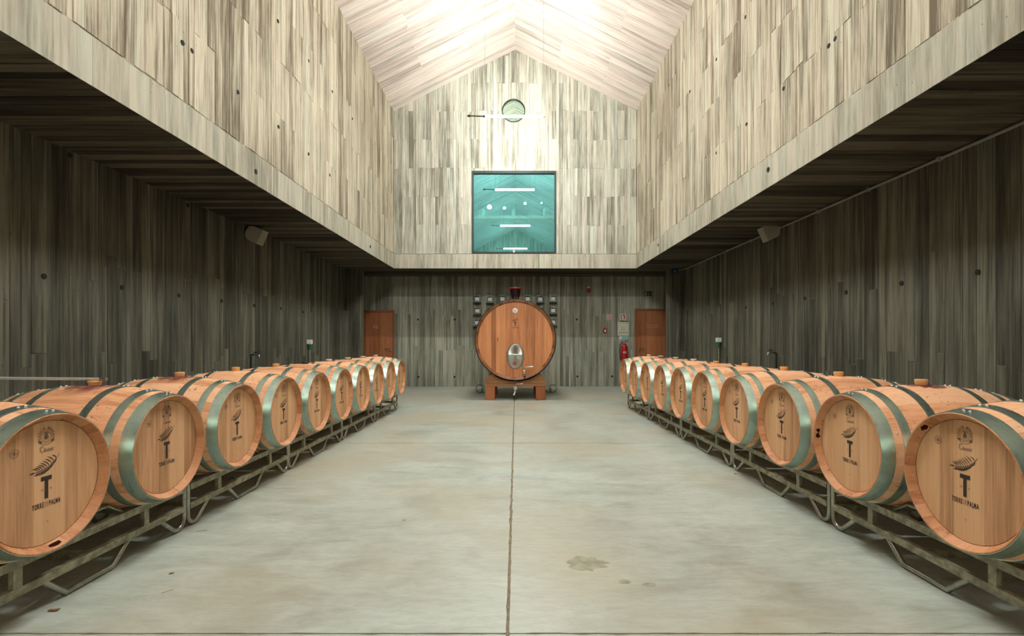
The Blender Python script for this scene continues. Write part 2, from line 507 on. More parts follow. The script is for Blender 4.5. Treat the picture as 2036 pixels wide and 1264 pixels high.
def split_columns(a, b, w, jit=0.3):
    xs = [a]
    while xs[-1] < b - w * 0.6:
        xs.append(min(b, xs[-1] + w * random.uniform(1 - jit, 1 + jit)))
    xs[-1] = b
    return xs
def rows(a, b, ln, skip=0.35, jit=(-0.02, 0, 0, 0.015)):
    """staggered joints on common levels, some boards run through"""
    ys = [a]; y = a
    while y < b - 0.05:
        y += ln
        if y >= b - 0.12: break
        if random.random() > skip: ys.append(y + random.choice(jit))
    ys.append(b)
    return ys
def pieces_v(u0, u1, v0, v1, w, ln, skip=0.35, proud=0.007, jit=0.3):
    out = []
    xs = split_columns(u0, u1, w, jit)
    for a, b in zip(xs, xs[1:]):
        ys = rows(v0, v1, ln, skip, (-0.02, 0, 0, 0.015) if ln < 0.9 else (-0.16, -0.05, 0, 0, 0.02, 0.12))
        for c, d in zip(ys, ys[1:]):
            out.append((a, b, c, d, random.uniform(0.0, proud)))
    return out

def struct(name, mb, mat, label, smooth=False):
    o = mb.build(name, mat, None, smooth)
    return tag(o, label, None, None, 'structure')

# ------------------------------------------------------------------ floor
fl = MB(); fl.box(-6.2, 6.2, Y0, YW + 0.3, -0.12, -0.015)
floor = struct('floor', fl, M_joint, 'polished grey green concrete floor with sawn joints between the two barrel rows')
xs = [-6.2, -0.035, 6.2]
ysl = [Y0, -1.8, 2.03, 5.86, 9.70, YW + 0.3]
def jag(a, b, fixed, axis, sgn):
    pts = []; n = max(2, int(abs(b - a) / 0.05))
    for i in range(n + 1):
        t = a + (b - a) * i / n
        e = fixed + sgn * ((0.006 if axis == 'x' else 0.003) + abs(random.gauss(0, 0.0022)))
        pts.append((e, t) if axis == 'x' else (t, e))
    return pts
for i in range(2):
    for j in range(5):
        x0, x1, y0, y1 = xs[i], xs[i + 1], ysl[j], ysl[j + 1]
        poly = jag(x0 + .01, x1 - .01, y0, 'y', 1) + jag(y0 + .01, y1 - .01, x1, 'x', -1) + jag(x1 - .01, x0 + .01, y1, 'y', -1) + jag(y1 - .01, y0 + .01, x0, 'x', 1)
        mb = MB(); mb.prism(poly[::-1], lambda a, b, d: (a, b, d), 0.0, -0.016)
        mb.build('slab', M_floor, floor)
def blob(cx, cy, rx, ry, n=26, j=0.22, rot=0):
    out = []
    for k in range(n):
        a = 2 * PI * k / n
        s = 1 + random.uniform(-j, j)
        x, y = rx * s * math.cos(a), ry * s * math.sin(a)
        out.append((cx + x * math.cos(rot) - y * math.sin(rot), cy + x * math.sin(rot) + y * math.cos(rot)))
    return out
for cx, cy, rx, ry in ((0.385, 2.68, 0.105, 0.085), (0.545, 2.47, 0.03, 0.022), (0.66, 2.44, 0.035, 0.02)):
    mb = MB(); mb.prism(blob(cx, cy, rx, ry)[::-1], lambda a, b, d: (a, b, d), 0.0008, -0.004)
    mb.build('repair_patch', M_patch, floor)

# ------------------------------------------------------------------ lower side walls
def side_wall(name, X, s, mat, label):
    mb = MB(); mb.box(min(X, X + s * 0.3), max(X, X + s * 0.3), Y0, YG + 0.22, -0.02, ZS + 0.3)
    # backing sits just behind the board faces
    w = struct(name, mb, mat, label)
    vis = pieces_v(0.3, YG, 0.0, ZS, 0.115, 0.98, 0.6, 0.005)
    if s > 0: boards(w, (X, 0, 0), (0, 1, 0), (0, 0, 1), (-1, 0, 0), vis, mat)
    else: boards(w, (X, 0, 0), (0, 1, 0), (0, 0, 1), (1, 0, 0), vis, mat)
    return w
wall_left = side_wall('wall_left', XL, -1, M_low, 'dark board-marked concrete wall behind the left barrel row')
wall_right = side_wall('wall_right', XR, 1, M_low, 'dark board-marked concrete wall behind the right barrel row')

# short returns that narrow the hall before the back wall
for name, x0, x1, lab in (('wall_left_return', XL - 0.3, -3.755, 'narrow concrete return beside the left door'),
                          ('wall_right_return', 3.69, XR + 0.3, 'narrow concrete return beside the right door')):
    mb = MB(); mb.box(x0, x1, YG, YG + 0.22, -0.02, ZS + 0.3)
    w = struct(name, mb, M_low, lab)
    a, b = (XL, -3.755) if x0 < 0 else (3.69, XR)
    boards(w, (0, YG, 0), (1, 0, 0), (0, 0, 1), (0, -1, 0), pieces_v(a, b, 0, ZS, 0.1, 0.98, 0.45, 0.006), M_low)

mb = MB(); mb.box(-6.2, 6.2, YW, YW + 0.3, -0.02, ZS + 0.3)
wall_back = struct('wall_back', mb, M_backwall, 'greenish board-marked concrete wall with two doors behind the big cask')
boards(wall_back, (0, YW, 0), (1, 0, 0), (0, 0, 1), (0, -1, 0), pieces_v(-4.7, 4.7, 0, ZS, 0.10, 0.98, 0.55, 0.005), M_backwall)
for name, x0, x1, lab in (('wall_passage_left', -6.3, -6.2, 'end wall of the back passage on the left'), ('wall_passage_right', 6.2, 6.3, 'end wall of the back passage on the right')):
    mb = MB(); mb.box(x0, x1, YG, YW + 0.3, -0.02, ZS + 0.3); struct(name, mb, M_low, lab)
for name, x0, x1 in (('wall_passage_front_left', -6.3, XL - 0.3), ('wall_passage_front_right', XR + 0.3, 6.3)):
    mb = MB(); mb.box(x0, x1, YG, YG + 0.22, -0.02, ZS + 0.3); struct(name, mb, M_low, 'passage wall out of sight ' + ('left' if x0 < 0 else 'right'))
mb = MB(); mb.box(XL - 0.3, XR + 0.3, Y0 - 0.3, Y0, -0.02, ZA + 0.3)
struct('wall_front', mb, M_up_v, 'concrete end wall behind the photographer')

# ------------------------------------------------------------------ soffits
def soffit(name, x0, x1, y0, y1, lab, w=0.11):
    mb = MB(); mb.box(x0, x1, y0, y1, ZS, ZS + 0.3)
    o = struct(name, mb, M_soffit, lab)
    a0, a1 = max(x0, XL), min(x1, XR)
    pcs = []
    ys = split_columns(max(y0, 0.4), y1, w)
    for a, b in zip(ys, ys[1:]): pcs.append((a, b, 0, a1 - a0, random.uniform(0, 0.005)))
    boards(o, (a0, 0, ZS), (0, 1, 0), (1, 0, 0), (0, 0, -1), pcs, M_soffit)
    return o
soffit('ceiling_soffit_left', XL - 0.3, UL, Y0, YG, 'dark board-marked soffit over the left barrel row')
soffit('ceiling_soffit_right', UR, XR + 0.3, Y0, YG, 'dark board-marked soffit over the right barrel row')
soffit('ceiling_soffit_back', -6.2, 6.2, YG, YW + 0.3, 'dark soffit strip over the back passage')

# ------------------------------------------------------------------ beam bands
def band(name, X, s, lab):
    mb = MB(); mb.box(min(X, X + s * 0.3), max(X, X + s * 0.3), Y0, YG + 0.25, ZS, ZB)
    o = struct(name, mb, M_beam, lab)
    pcs = [(a, b, 0.0, ZB - ZS - 0.004 + random.uniform(-.004, .0), random.uniform(0, 0.003)) for a, b in zip(*(lambda q: (q, q[1:]))(split_columns(0.3, YG, 0.17)))]
    boards(o, (X, 0, ZS), (0, 1, 0), (0, 0, 1), (-s, 0, 0), pcs, M_beam, flush=True)
    return o
beam_left = band('trim_1', UL, -1, 'pale concrete beam band along the left soffit edge')
beam_right = band('trim_2', UR, 1, 'pale concrete beam band along the right soffit edge')
mb = MB(); mb.box(UL, UR, YG, YG + 0.25, ZS, ZB)
beam_back = struct('trim_3', mb, M_beam, 'pale concrete beam band under the gable window')
boards(beam_back, (0, YG, ZS), (1, 0, 0), (0, 0, 1), (0, -1, 0),
       [(a, b, 0, ZB - ZS - 0.004, random.uniform(0, 0.003)) for a, b in zip(*(lambda q: (q, q[1:]))(split_columns(UL, UR, 0.15)))], M_beam, flush=True)

# ------------------------------------------------------------------ upper side walls
def upper(name, X, s, lab):
    X2 = X + s * 0.012           # the wall is cast a little behind the beam band
    mb = MB(); mb.box(min(X2, X2 + s * 0.3), max(X2, X2 + s * 0.3), Y0, YG + 0.25, ZB + 0.004, ZE + 0.45)
    o = struct(name, mb, M_up_v, lab)
    pcs = pieces_v(0.3, YG, ZB + 0.012, ZE + 0.1, 0.105, 0.69, 0.55, 0.009)
    boards(o, (X2, 0, 0), (0, 1, 0), (0, 0, 1), (-s, 0, 0), pcs, M_up_v)
    return o
up_left = upper('wall_upper_left', UL, -1, 'tall pale board-marked concrete wall above the left beam')
up_right = upper('wall_upper_right', UR, 1, 'tall pale board-marked concrete wall above the right beam')

# ------------------------------------------------------------------ gable wall with its two windows
WX0, WX1, WZ0, WZ1 = -1.072, 0.975, 3.345, 5.345
RX, RZ, RR = -0.058, 6.80, 0.285
def roof_z(x): return ZA - (ZA - ZE) * abs(x - XA) / (UR - XA)
bm = bmesh.new()
def loop(pts):
    vs = [bm.verts.new((x, YG + 0.02, z)) for x, z in pts]
    return [bm.edges.new((vs[i], vs[(i + 1) % len(vs)])) for i in range(len(vs))]
ed = loop([(UL, ZB), (UR, ZB), (UR, ZE + .12), (XA, ZA + .12), (UL, ZE + .12)])
ed += loop([(WX0, WZ0), (WX1, WZ0), (WX1, WZ1), (WX0, WZ1)])
ed += loop([(RX + RR * math.cos(2 * PI * k / 40), RZ + RR * math.sin(2 * PI * k / 40)) for k in range(40)])
bmesh.ops.triangle_fill(bm, use_beauty=True, edges=ed)
ex = bmesh.ops.extrude_face_region(bm, geom=list(bm.faces))
bmesh.ops.translate(bm, vec=(0, 0.22, 0), verts=[v for v in ex['geom'] if isinstance(v, bmesh.types.BMVert)])
bmesh.ops.recalc_face_normals(bm, faces=list(bm.faces))
me = bpy.data.meshes.new('wall_gable'); bm.to_mesh(me); bm.free(); me.materials.append(M_gable)
gable = tag(obj('wall_gable', me), 'pale board-marked concrete gable wall over the back passage', kind='structure')

polys = []
gx = split_columns(UL, UR, 0.092)
for a, b in zip(gx, gx[1:]):
    levels = rows(ZB + 0.004, min(roof_z(a), roof_z(b)) - 0.02, 0.69, 0.55)
    for c, d in zip(levels, levels[1:]):
        top = d
        segs = [(c, d)]
        last = d == levels[-1]
        # square window
        if b > WX0 and a < WX1:
            ns = []
            for c1, d1 in segs:
                if d1 <= WZ0 or c1 >= WZ1: ns.append((c1, d1))
                else:
                    if a < WX0 or b > WX1: pass
                    if c1 < WZ0: ns.append((c1, WZ0))
                    if d1 > WZ1: ns.append((WZ1, d1))
            side = []
            if a < WX0: side = [(a, WX0)]
            if b > WX1: side = [(WX1, b)]
            for sa, sb in side:
                lo, hi = max(c, WZ0), min(d, WZ1)
                if hi > lo: polys.append([(sa, lo), (sb, lo), (sb, hi), (sa, hi)])
            segs = ns
        for c1, d1 in segs:
            if d1 - c1 < 0.01: continue
            near = max(a, min(b, RX))
            if abs(near - RX) < RR and d1 > RZ - RR and c1 < RZ + RR:
                k = [a + (b - a) * i / 6 for i in range(7)]
                h = lambda x: math.sqrt(max(0, RR * RR - (x - RX) ** 2))
                inside = [x for x in k]
                lowp = [(x, min(d1, max(c1, RZ - h(x)))) for x in k]
                highp = [(x, max(c1, min(d1, RZ + h(x)))) for x in k]
                if a < RX - RR or b > RX + RR or True:
                    if max(q[1] for q in lowp) - c1 > 0.004: polys.append([(a, c1), (b, c1)] + lowp[::-1])
                    if d1 - min(q[1] for q in highp) > 0.004: polys.append(highp + [(b, d1), (a, d1)])
            elif last:
                ta, tb = roof_z(a) + 0.02, roof_z(b) + 0.02
                mid = [(XA, ZA + 0.02)] if a < XA < b else []
                polys.append([(a, c1), (b, c1), (b, tb)] + mid + [(a, ta)])
            else:
                polys.append([(a, c1), (b, c1), (b, d1), (a, d1)])
def parea(p): return abs(sum(p[i][0] * p[(i + 1) % len(p)][1] - p[(i + 1) % len(p)][0] * p[i][1] for i in range(len(p)))) / 2
polys = [[q for i, q in enumerate(p) if i == 0 or (abs(q[0] - p[i - 1][0]) + abs(q[1] - p[i - 1][1])) > 1e-5] for p in polys]
polys = sorted([p for p in polys if len(p) > 2 and parea(p) > 1e-5], key=lambda p: -parea(p))
restg = MB()
for i, p in enumerate(polys):
    cx = sum(q[0] for q in p) / len(p); cz = sum(q[1] for q in p) / len(p)
    w = max(q[0] for q in p) - min(q[0] for q in p); hh = max(q[1] for q in p) - min(q[1] for q in p)
    kx, kz = 1 - 0.003 / max(w, .01), 1 - 0.003 / max(hh, .01)
    q = [(cx + (x - cx) * kx, cz + (z - cz) * kz) for x, z in p]
    pr = random.uniform(0.0, 0.008)
    mb = MB() if i < 300 else restg
    mb.prism(q, lambda x, z, d: (x, d, z), YG - pr, YG + 0.025)
    if i < 300: mb.build('concrete_board', M_gable, gable)
if restg.v: tag(restg.build('concrete_boards', M_gable, gable), kind='stuff')

# ------------------------------------------------------------------ roof slopes
def slope(name, s, lab):
    xe = UR if s > 0 else UL
    run = math.hypot(xe - XA, ZA - ZE)
    v = Vector((xe - XA, 0, ZE - ZA)).normalized()      # down the slope
    n = Vector((-s * (ZA - ZE), 0, -abs(xe - XA))).normalized()
    mb = MB()
    A = Vector((XA, 0, ZA)) - n * 0.0; B = A + v * (run + 0.35)
    poly = [(A.x, A.z), (B.x, B.z), ((B - n * 0.2).x, (B - n * 0.2).z), ((A - n * 0.2).x, (A - n * 0.2).z)]
    mb.prism(poly, lambda x, z, d: (x, d, z), Y0, YG + 0.25)
    o = struct(name, mb, M_roof, lab)
    pcs = []
    ys = split_columns(0.4, YG, 0.105)
    for a, b in zip(ys, ys[1:]):
        js = rows(0.0, run + 0.02, 1.15, 0.5)
        for c, d in zip(js, js[1:]): pcs.append((a, b, c, d, random.uniform(0, 0.006)))
    boards(o, (XA, 0, ZA), (0, 1, 0), v, n, pcs, M_roof)
    return o
slope('ceiling', -1, 'pale pinkish board-marked concrete roof slope on the left')
slope('ceiling', 1, 'pale pinkish board-marked concrete roof slope on the right')

# ------------------------------------------------------------------ windows
w1 = tag(bpy.data.objects.new('window_1', None), 'square teal glass window with dark frame in the gable wall', kind='structure')
COL.objects.link(w1)
fb = 0.045
for nm, x0, x1, z0, z1 in (('frame_rail', WX0, WX1, WZ0, WZ0 + fb), ('frame_rail', WX0, WX1, WZ1 - fb - 0.02, WZ1),
                           ('frame_stile', WX0, WX0 + fb, WZ0 + fb, WZ1 - fb - .02), ('frame_stile', WX1 - fb, WX1, WZ0 + fb, WZ1 - fb - .02)):
    mb = MB(); mb.box(x0 + 0.002, x1 - 0.002, YG - 0.012, YG + 0.10, z0 + .002, z1 - .002); mb.build(nm, M_winframe, w1)
mb = MB(); mb.box(WX0 + fb, WX1 - fb, YG + 0.04, YG + 0.048, WZ0 + fb, WZ1 - fb - 0.02); mb.build('pane', M_glass, w1)
mb = MB(); mb.lathe([(0.0, 0), (0.02, 0.002), (0.035, -0.004), (0.035, -0.012)], 16, Matrix.Translation((-0.05, YG - 0.014, WZ0 + 0.05)) @ Matrix.Rotation(PI / 2, 4, 'X'), cap=False)
mb.build('latch', M_steel, w1)
w2 = tag(bpy.data.objects.new('window_2', None), 'small round window high in the gable wall', kind='structure')
COL.objects.link(w2)
mb = MB()
mm = Matrix.Translation((RX, YG, RZ)) @ Matrix.Rotation(PI / 2, 4, 'X')
mb.lathe([(RR - .002, -0.12), (RR - .002, 0.010), (RR - 0.022, 0.010), (RR - 0.022, -0.12)], 48, mm, cap=False); mb.build('frame_ring', M_winframe, w2, True)
mb = MB(); mb.lathe([(RR - 0.02, -0.032), (RR - 0.02, -0.026)], 48, mm); mb.build('pane', M_glass2, w2)

# room seen through the square window
y0, y1 = YG + 0.25, 16.2
for nm, b, lab in (('wall_room_back', (-2.6, 2.6, y1, y1 + 0.1, ZB, 6.2), 'plastered far wall of the room behind the teal window'),
                   ('wall_room_left', (-2.7, -2.6, y0, y1 + .1, ZB, 6.2), 'plastered left wall of the room behind the teal window'),
                   ('wall_room_right', (2.6, 2.7, y0, y1 + .1, ZB, 6.2), 'plastered right wall of the room behind the teal window'),
                   ('ceiling_room', (-2.7, 2.7, y0, y1 + .1, 6.2, 6.4), 'ceiling of the room behind the teal window'),
                   ('floor_room', (-2.7, 2.7, y0, y1 + .1, ZS + 0.3, ZB), 'floor of the room behind the teal window')):
    mb = MB(); mb.box(*b); struct(nm, mb, M_plaster, lab)
rl = thing('added_room_lamp', 'round added light, out of view, for the room behind the teal window', 'lamp', (-0.05, 12.26, 6.2))  # unseen lamp, added to brighten the counter and candle jars
mb = MB(); mb.lathe([(0.14, 0.0), (0.14, -0.05), (0.125, -0.05), (0.125, -0.03)], 24, cap=False); mb.build('housing', M_white, rl, True)
mb = MB(); mb.lathe([(0.124, -0.035), (0.08, -0.045), (0.001, -0.048)], 24, cap=False); mb.build('diffuser', M_roomfill, rl, True)
ct = thing('counter', 'pale stone counter seen across the teal window', 'counter', (0, 13.0, ZB))
mb = MB(); mb.rbox(-2.5, 2.5, -0.22, 0.22, 1.065, 1.145, 0.008); mb.build('counter_top', M_counter, ct)
for x in (-2.2, 2.2):
    mb = MB(); mb.box(x - 0.05, x + 0.05, -0.16, 0.16, 0.0, 1.065); mb.build('leg', M_plaster, ct)
for px, lab in ((960, 'glass candle jar at the left end of the counter behind the window'), (1021, 'glass candle jar in the middle of the counter behind the window'), (1083, 'glass candle jar at the right end of the counter behind the window')):
    x = (px - VX) * 13.0 / F
    j = thing('candle_jar', lab, 'candle jar', (x, 13.0, ZB + 1.145), 0, 'candle jars on the counter')
    mb = MB(); mb.lathe([(0.0, 0.002), (0.10, 0.0), (0.105, 0.02), (0.105, 0.36), (0.098, 0.36), (0.098, 0.02), (0.0, 0.015)], 24, cap=False); mb.build('jar', M_jar, j, True)
    mb = MB(); mb.lathe([(0.05, 0.016), (0.05, 0.22), (0.04, 0.225), (0.004, 0.222)], 20); mb.build('candle', M_candle, j, True)
for px, py, r, lab in ((973, 411, 0.075, 'brightest spotlight behind the teal window'), (1003, 413, 0.045, 'spotlight second from left behind the teal window'),
                       (1044, 404, 0.045, 'spotlight third from left behind the teal window'), (1077, 403, 0.03, 'rightmost spotlight behind the teal window')):
    p = at_y(px, py, 15.9)
    s = thing('spotlight', lab, 'spotlight', (p[0], 16.2, p[2]), 0, 'spotlights in the room behind the window')
    mm = Matrix.Translation((0, 0, 0)) @ Matrix.Rotation(PI / 2, 4, 'X')
    mb = MB(); mb.lathe([(r * 0.6, 0.0), (r * 0.6, 0.08), (r * 1.15, 0.12), (r * 1.15, 0.30), (r * 1.05, 0.30), (r * 1.0, 0.27)], 20, mm, cap=False); mb.build('housing', M_dark, s, True)
    mb = MB(); mb.lathe([(r, 0.268), (r * 0.7, 0.285), (0.001, 0.29)], 20, mm, cap=False); mb.build('lens', M_spot, s, True)

# ------------------------------------------------------------------ suspended tubes
LAMPS = [(9.65, 5.62, 'suspended fluorescent tube in front of the round window'), (4.80, 5.72, 'suspended fluorescent tube over the middle of the hall'),
         (0.10, 5.72, 'suspended fluorescent tube above the photographer'), (-4.6, 5.72, 'suspended fluorescent tube at the near end of the hall')]
for M_lamp, (y, z, lab) in zip(M_lamps, LAMPS):
    t = thing('tube_lamp', lab, 'lamp', (-0.035, y, z), 0, 'suspended tubes along the ridge')
    mb = MB(); mb.tube([(-0.565, 0, 0), (0.565, 0, 0)], 0.022, 14); mb.build('tube', M_lamp, t, True)
    mb = MB(); mb.tube([(-0.60, 0, 0), (-0.565, 0, 0)], 0.024, 12); mb.build('end_cap', M_dark, t, True)
    mb = MB(); mb.tube([(0.565, 0, 0), (0.60, 0, 0)], 0.024, 12); mb.build('end_cap', M_white, t, True)
    mb = MB(); mb.tube([(-0.60, 0, 0.0), (-0.86, 0, 0.008)], 0.012, 8); mb.tube([(-0.86, 0, 0.008), (-0.885, 0, 0.008), (-0.925, 0, 0.008)], [0.014, 0.026, 0.006], 10); mb.build('power_lead', M_dark, t, True)
    for x in (-0.575, 0.575):
        top = roof_z(-0.035 + x) - z - 0.007
        mb = MB(); mb.tube([(x, 0, 0.02), (x, 0, top)], 0.004, 6); mb.build('suspension_cable', M_conduit, t)

# ------------------------------------------------------------------ lettering helpers
GLY = {}
def glyph(ch, bold=0.0):
    key = (ch, bold)
    if key not in GLY:
        cu = bpy.data.curves.new('glyph', 'FONT'); cu.body = ch; cu.size = 1.0; cu.resolution_u = 3; cu.offset = bold
        o = bpy.data.objects.new('glyph', cu); COL.objects.link(o)
        dg = bpy.context.evaluated_depsgraph_get(); dg.update()
        me = bpy.data.meshes.new_from_object(o.evaluated_get(dg))
        vs = [(v.co.x, v.co.y) for v in me.vertices]; fs = [tuple(p.vertices) for p in me.polygons]
        bpy.data.objects.remove(o); bpy.data.curves.remove(cu); bpy.data.meshes.remove(me)
        x0 = min((v[0] for v in vs), default=0); x1 = max((v[0] for v in vs), default=0.3)
        GLY[key] = ([(a - x0, b) for a, b in vs], fs, x1 - x0)
    return GLY[key]
def text_width(s, gap, bold): return sum((0.28 if c == ' ' else glyph(c, bold)[2]) + gap for c in s) - gap
def put_text(mb, s, cx, cz, h, width, fn, bold=0.0, gap=0.13, shear=0.0):
    """capital height h, total width; fn(x, z) -> 3-D point"""
    w = text_width(s, gap, bold); kx = width / w; kz = h / 0.69
    x = cx - width / 2
    for c in s:
        if c == ' ': x += (0.28 + gap) * kx; continue
        vs, fs, gw = glyph(c, bold)
        mb.add([fn(x + a * kx + b * kz * shear, cz - h / 2 + b * kz) for a, b in vs], fs)
        x += (gw + gap) * kx
def arc_text(mb, s, cx, cz, R, h, a0, a1, fn, bold=0.02):
    n = len(s)
    for i, c in enumerate(s):
        if c == ' ': continue
        a = a0 + (a1 - a0) * i / (n - 1)
        vs, fs, gw = glyph(c, bold)
        k = h / 0.69
        ca, sa = math.cos(a), math.sin(a)
        out = []
        for x, y in vs:
            lx, ly = (x - gw / 2) * k * 0.8, R + y * k
            out.append(fn(cx + lx * sa + ly * ca, cz - lx * ca + ly * sa))
        mb.add(out, fs)
def ring(mb, cx, cz, r0, r1, fn, a0=0, a1=2 * PI, n=32, sx=1.0):
    for i in range(n):
        b, c = a0 + (a1 - a0) * i / n, a0 + (a1 - a0) * (i + 1) / n
        mb.flat([(cx + sx * r0 * math.cos(b), cz + r0 * math.sin(b)), (cx + sx * r1 * math.cos(b), cz + r1 * math.sin(b)),
                 (cx + sx * r1 * math.cos(c), cz + r1 * math.sin(c)), (cx + sx * r0 * math.cos(c), cz + r0 * math.sin(c))], fn)
def lens_poly(x0, z0, x1, z1, w, bend=0.0, n=6):
    dx, dz = x1 - x0, z1 - z0; ln = math.hypot(dx, dz); nx, nz = -dz / ln, dx / ln
    up, dn = [], []
    for i in range(n + 1):
        t = i / n; wd = w * math.sin(PI * min(1, t * 0.93 + 0.05)) * 0.5; bb = bend * math.sin(PI * t)
        up.append((x0 + dx * t + nx * (bb + wd), z0 + dz * t + nz * (bb + wd)))
        dn.append((x0 + dx * t + nx * (bb - wd), z0 + dz * t + nz * (bb - wd)))
    return up + dn[::-1]
def palm(mb, cx, cz, k, fn):
    def rach(t):   # stem end (right) to tip (left)
        return cx + k * (0.060 - 0.120 * t), cz + k * (0.018 - 0.055 * t + 0.026 * t * t + (0.03 * (1 - t) ** 4))
    pts = [rach(i / 10) for i in range(11)]
    for i in range(10):
        (x0, z0), (x1, z1) = pts[i], pts[i + 1]
        w = k * (0.0016 if i < 3 else 0.0011)
        mb.flat([(x0, z0 - w), (x0, z0 + w), (x1, z1 + w), (x1, z1 - w)], fn)
    for i in range(9):
        t = 0.12 + i * 0.085
        x0, z0 = rach(t)
        ln = k * (0.050 - 0.022 * abs(t - 0.35) * 1.6) * (1.0 if i > 0 else 0.75)
        a = math.radians(138 + 14 * t)
        mb.flat(lens_poly(x0, z0, x0 + ln * 0.92 * math.cos(a), z0 + ln * 0.92 * math.sin(a), k * 0.0040, -k * 0.004), fn)
        a = math.radians(238 - 26 * t)
        ln2 = ln * (0.80 if i < 6 else 0.75)
        mb.flat(lens_poly(x0, z0, x0 + ln2 * math.cos(a), z0 + ln2 * math.sin(a), k * 0.0048, k * 0.003), fn)
    x0, z0 = rach(0.9)
    mb.flat(lens_poly(x0, z0, x0 - k * 0.028, z0 - k * 0.002, k * 0.006), fn)

def emblem_parts(parent, cx, cz, k, fn, full=True):
    """palm branch, big T with its date, the name; k scales the whole"""
    mb = MB(); palm(mb, cx, cz + 0.062 * k, k, fn); mb.build('printed_palm', M_ink, parent)
    mb = MB()
    zt, zb = cz + 0.026 * k, cz - 0.070 * k
    mb.flat([(cx - .008 * k, zb), (cx + .008 * k, zb), (cx + .008 * k, zt - .018 * k), (cx - .008 * k, zt - .018 * k)], fn)
    mb.flat([(cx - .024 * k, zt - .018 * k), (cx + .024 * k, zt - .018 * k), (cx + .024 * k, zt), (cx - .024 * k, zt)], fn)
    mb.build('printed_letter', M_ink, parent)
    words = [('TORRE', -0.038, -0.093, 0.021, 0.050, 0.03, M_ink), ('DE', -0.0005, -0.093, 0.021, 0.017, -0.012, M_ink2), ('PALMA', 0.038, -0.093, 0.021, 0.052, 0.03, M_ink)]
    if full: words += [('13', -0.019, -0.030, 0.008, 0.009, 0, M_ink2), ('38', 0.019, -0.030, 0.008, 0.009, 0, M_ink2), ('ML', 0.004, -0.168, 0.008, 0.010, 0, M_ink2)]
    for t, dx, dz, h, w, bo, mat in words:
        mb = MB(); put_text(mb, t, cx + dx * k, cz + dz * k, h * k, w * k, fn, bo); mb.build('printed_word', mat, parent)

# ------------------------------------------------------------------ barrels
def r_at(y, L_, Re, Rm): return Re + (Rm - Re) * (1 - (y / L_) ** 2)
def stave_mesh(L_, Re, Rm, n, croze, thick, mat, na=10):
    mb = MB(); h = PI / n * 0.992; ths = (-h, -h / 3, h / 3, h)
    ys = [-L_ + 2 * L_ * i / na for i in range(na + 1)]
    rowsv = []
    def row(r, y): return [(r * math.sin(t), y, r * math.cos(t)) for t in ths]
    ri = Re - thick
    rowsv.append(row(ri - 0.002, -L_ + croze)); rowsv.append(row(Re - 0.0055, -L_ + 0.0008)); rowsv.append(row(Re - 0.002, -L_))
    for i, y in enumerate(ys):
        yy = y + (0.002 if i == 0 else (-0.002 if i == na else 0))
        rowsv.append(row(r_at(yy, L_, Re, Rm), yy))
    rowsv.append(row(Re - 0.002, L_)); rowsv.append(row(Re - 0.0055, L_ - 0.0008)); rowsv.append(row(ri - 0.002, L_ - croze))
    vs = [p for r in rowsv for p in r]; fs = []
    for i in range(len(rowsv) - 1):
        for j in range(3):
            a = i * 4 + j; fs.append((a, a + 1, a + 5, a + 4))
    # side skirts so that the joints have depth
    base = len(vs); k0, k1 = 3, len(rowsv) - 4
    for i in range(k0, k1 + 1):
        for j in (0, 3):
            x, y, z = rowsv[i][j]; q = math.hypot(x, z); s = (q - thick * 0.28) / q
            vs.append((x * s, y, z * s))
    for i in range(k0, k1):
        b = base + (i - k0) * 2
        fs.append((i * 4, (i + 1) * 4, b + 2, b)); fs.append((i * 4 + 3, b + 1, b + 3, (i + 1) * 4 + 3))
    mb.add(vs, fs)
    return mb.mesh('stave', mat, True)
def head_meshes(R, yf, xsplit, mat, cz=0.0, th=0.022, hole=None):
    out = []
    for a, b in zip(xsplit, xsplit[1:]):
        a2, b2 = max(a + 0.00015, -R * 0.9999), min(b - 0.00015, R * 0.9999)
        n = 8
        top = [(a2 + (b2 - a2) * i / n, math.sqrt(max(0, R * R - (a2 + (b2 - a2) * i / n) ** 2))) for i in range(n + 1)]
        if hole is None:
            poly = [(x, -z) for x, z in top] + top[::-1]
            mb = MB(); mb.prism(poly, lambda x, z, d: (x, d, z + cz), yf, yf + th)
        else:
            hx, hz, ha, hb = hole
            mb = MB()
            ins = lambda x: abs(x - hx) < ha
            if b2 > hx - ha and a2 < hx + ha:
                k = [a2 + (b2 - a2) * i / 12 for i in range(13)]
                hh = [hb * math.sqrt(max(0, 1 - ((x - hx) / ha) ** 2)) for x in k]
                T = [math.sqrt(max(0, R * R - x * x)) for x in k]
                p1 = [(x, -t) for x, t in zip(k, T)] + [(x, hz - q) for x, q in zip(k, hh)][::-1]
                p2 = [(x, hz + q) for x, q in zip(k, hh)] + [(x, t) for x, t in zip(k, T)][::-1]
                for p in (p1, p2): mb.prism(p, lambda x, z, d: (x, d, z + cz), yf, yf + th)
            else:
                poly = [(x, -z) for x, z in top] + top[::-1]
                mb.prism(poly, lambda x, z, d: (x, d, z + cz), yf, yf + th)
        out.append(mb.mesh('head_board', mat))
    return out
def hoop_mesh(y0, y1, L_, Re, Rm, mat, th=0.0028, n=72):
    mb = MB()
    prof = []
    ra, rb = r_at(y0, L_, Re, Rm), r_at(y1, L_, Re, Rm); rm = r_at((y0 + y1) / 2, L_, Re, Rm)
    # profile in (radius, y): a flat band hugging the staves
    pr = [(ra - 0.004, y0), (ra + th, y0), (rm + th, (y0 + y1) / 2), (rb + th, y1), (rb - 0.004, y1)]
    mm = Matrix.Rotation(-PI / 2, 4, 'X')      # local Z -> +Y
    mb.lathe([(r, y) for r, y in pr], n, mm, cap=False)
    return mb.mesh('hoop', mat, True)
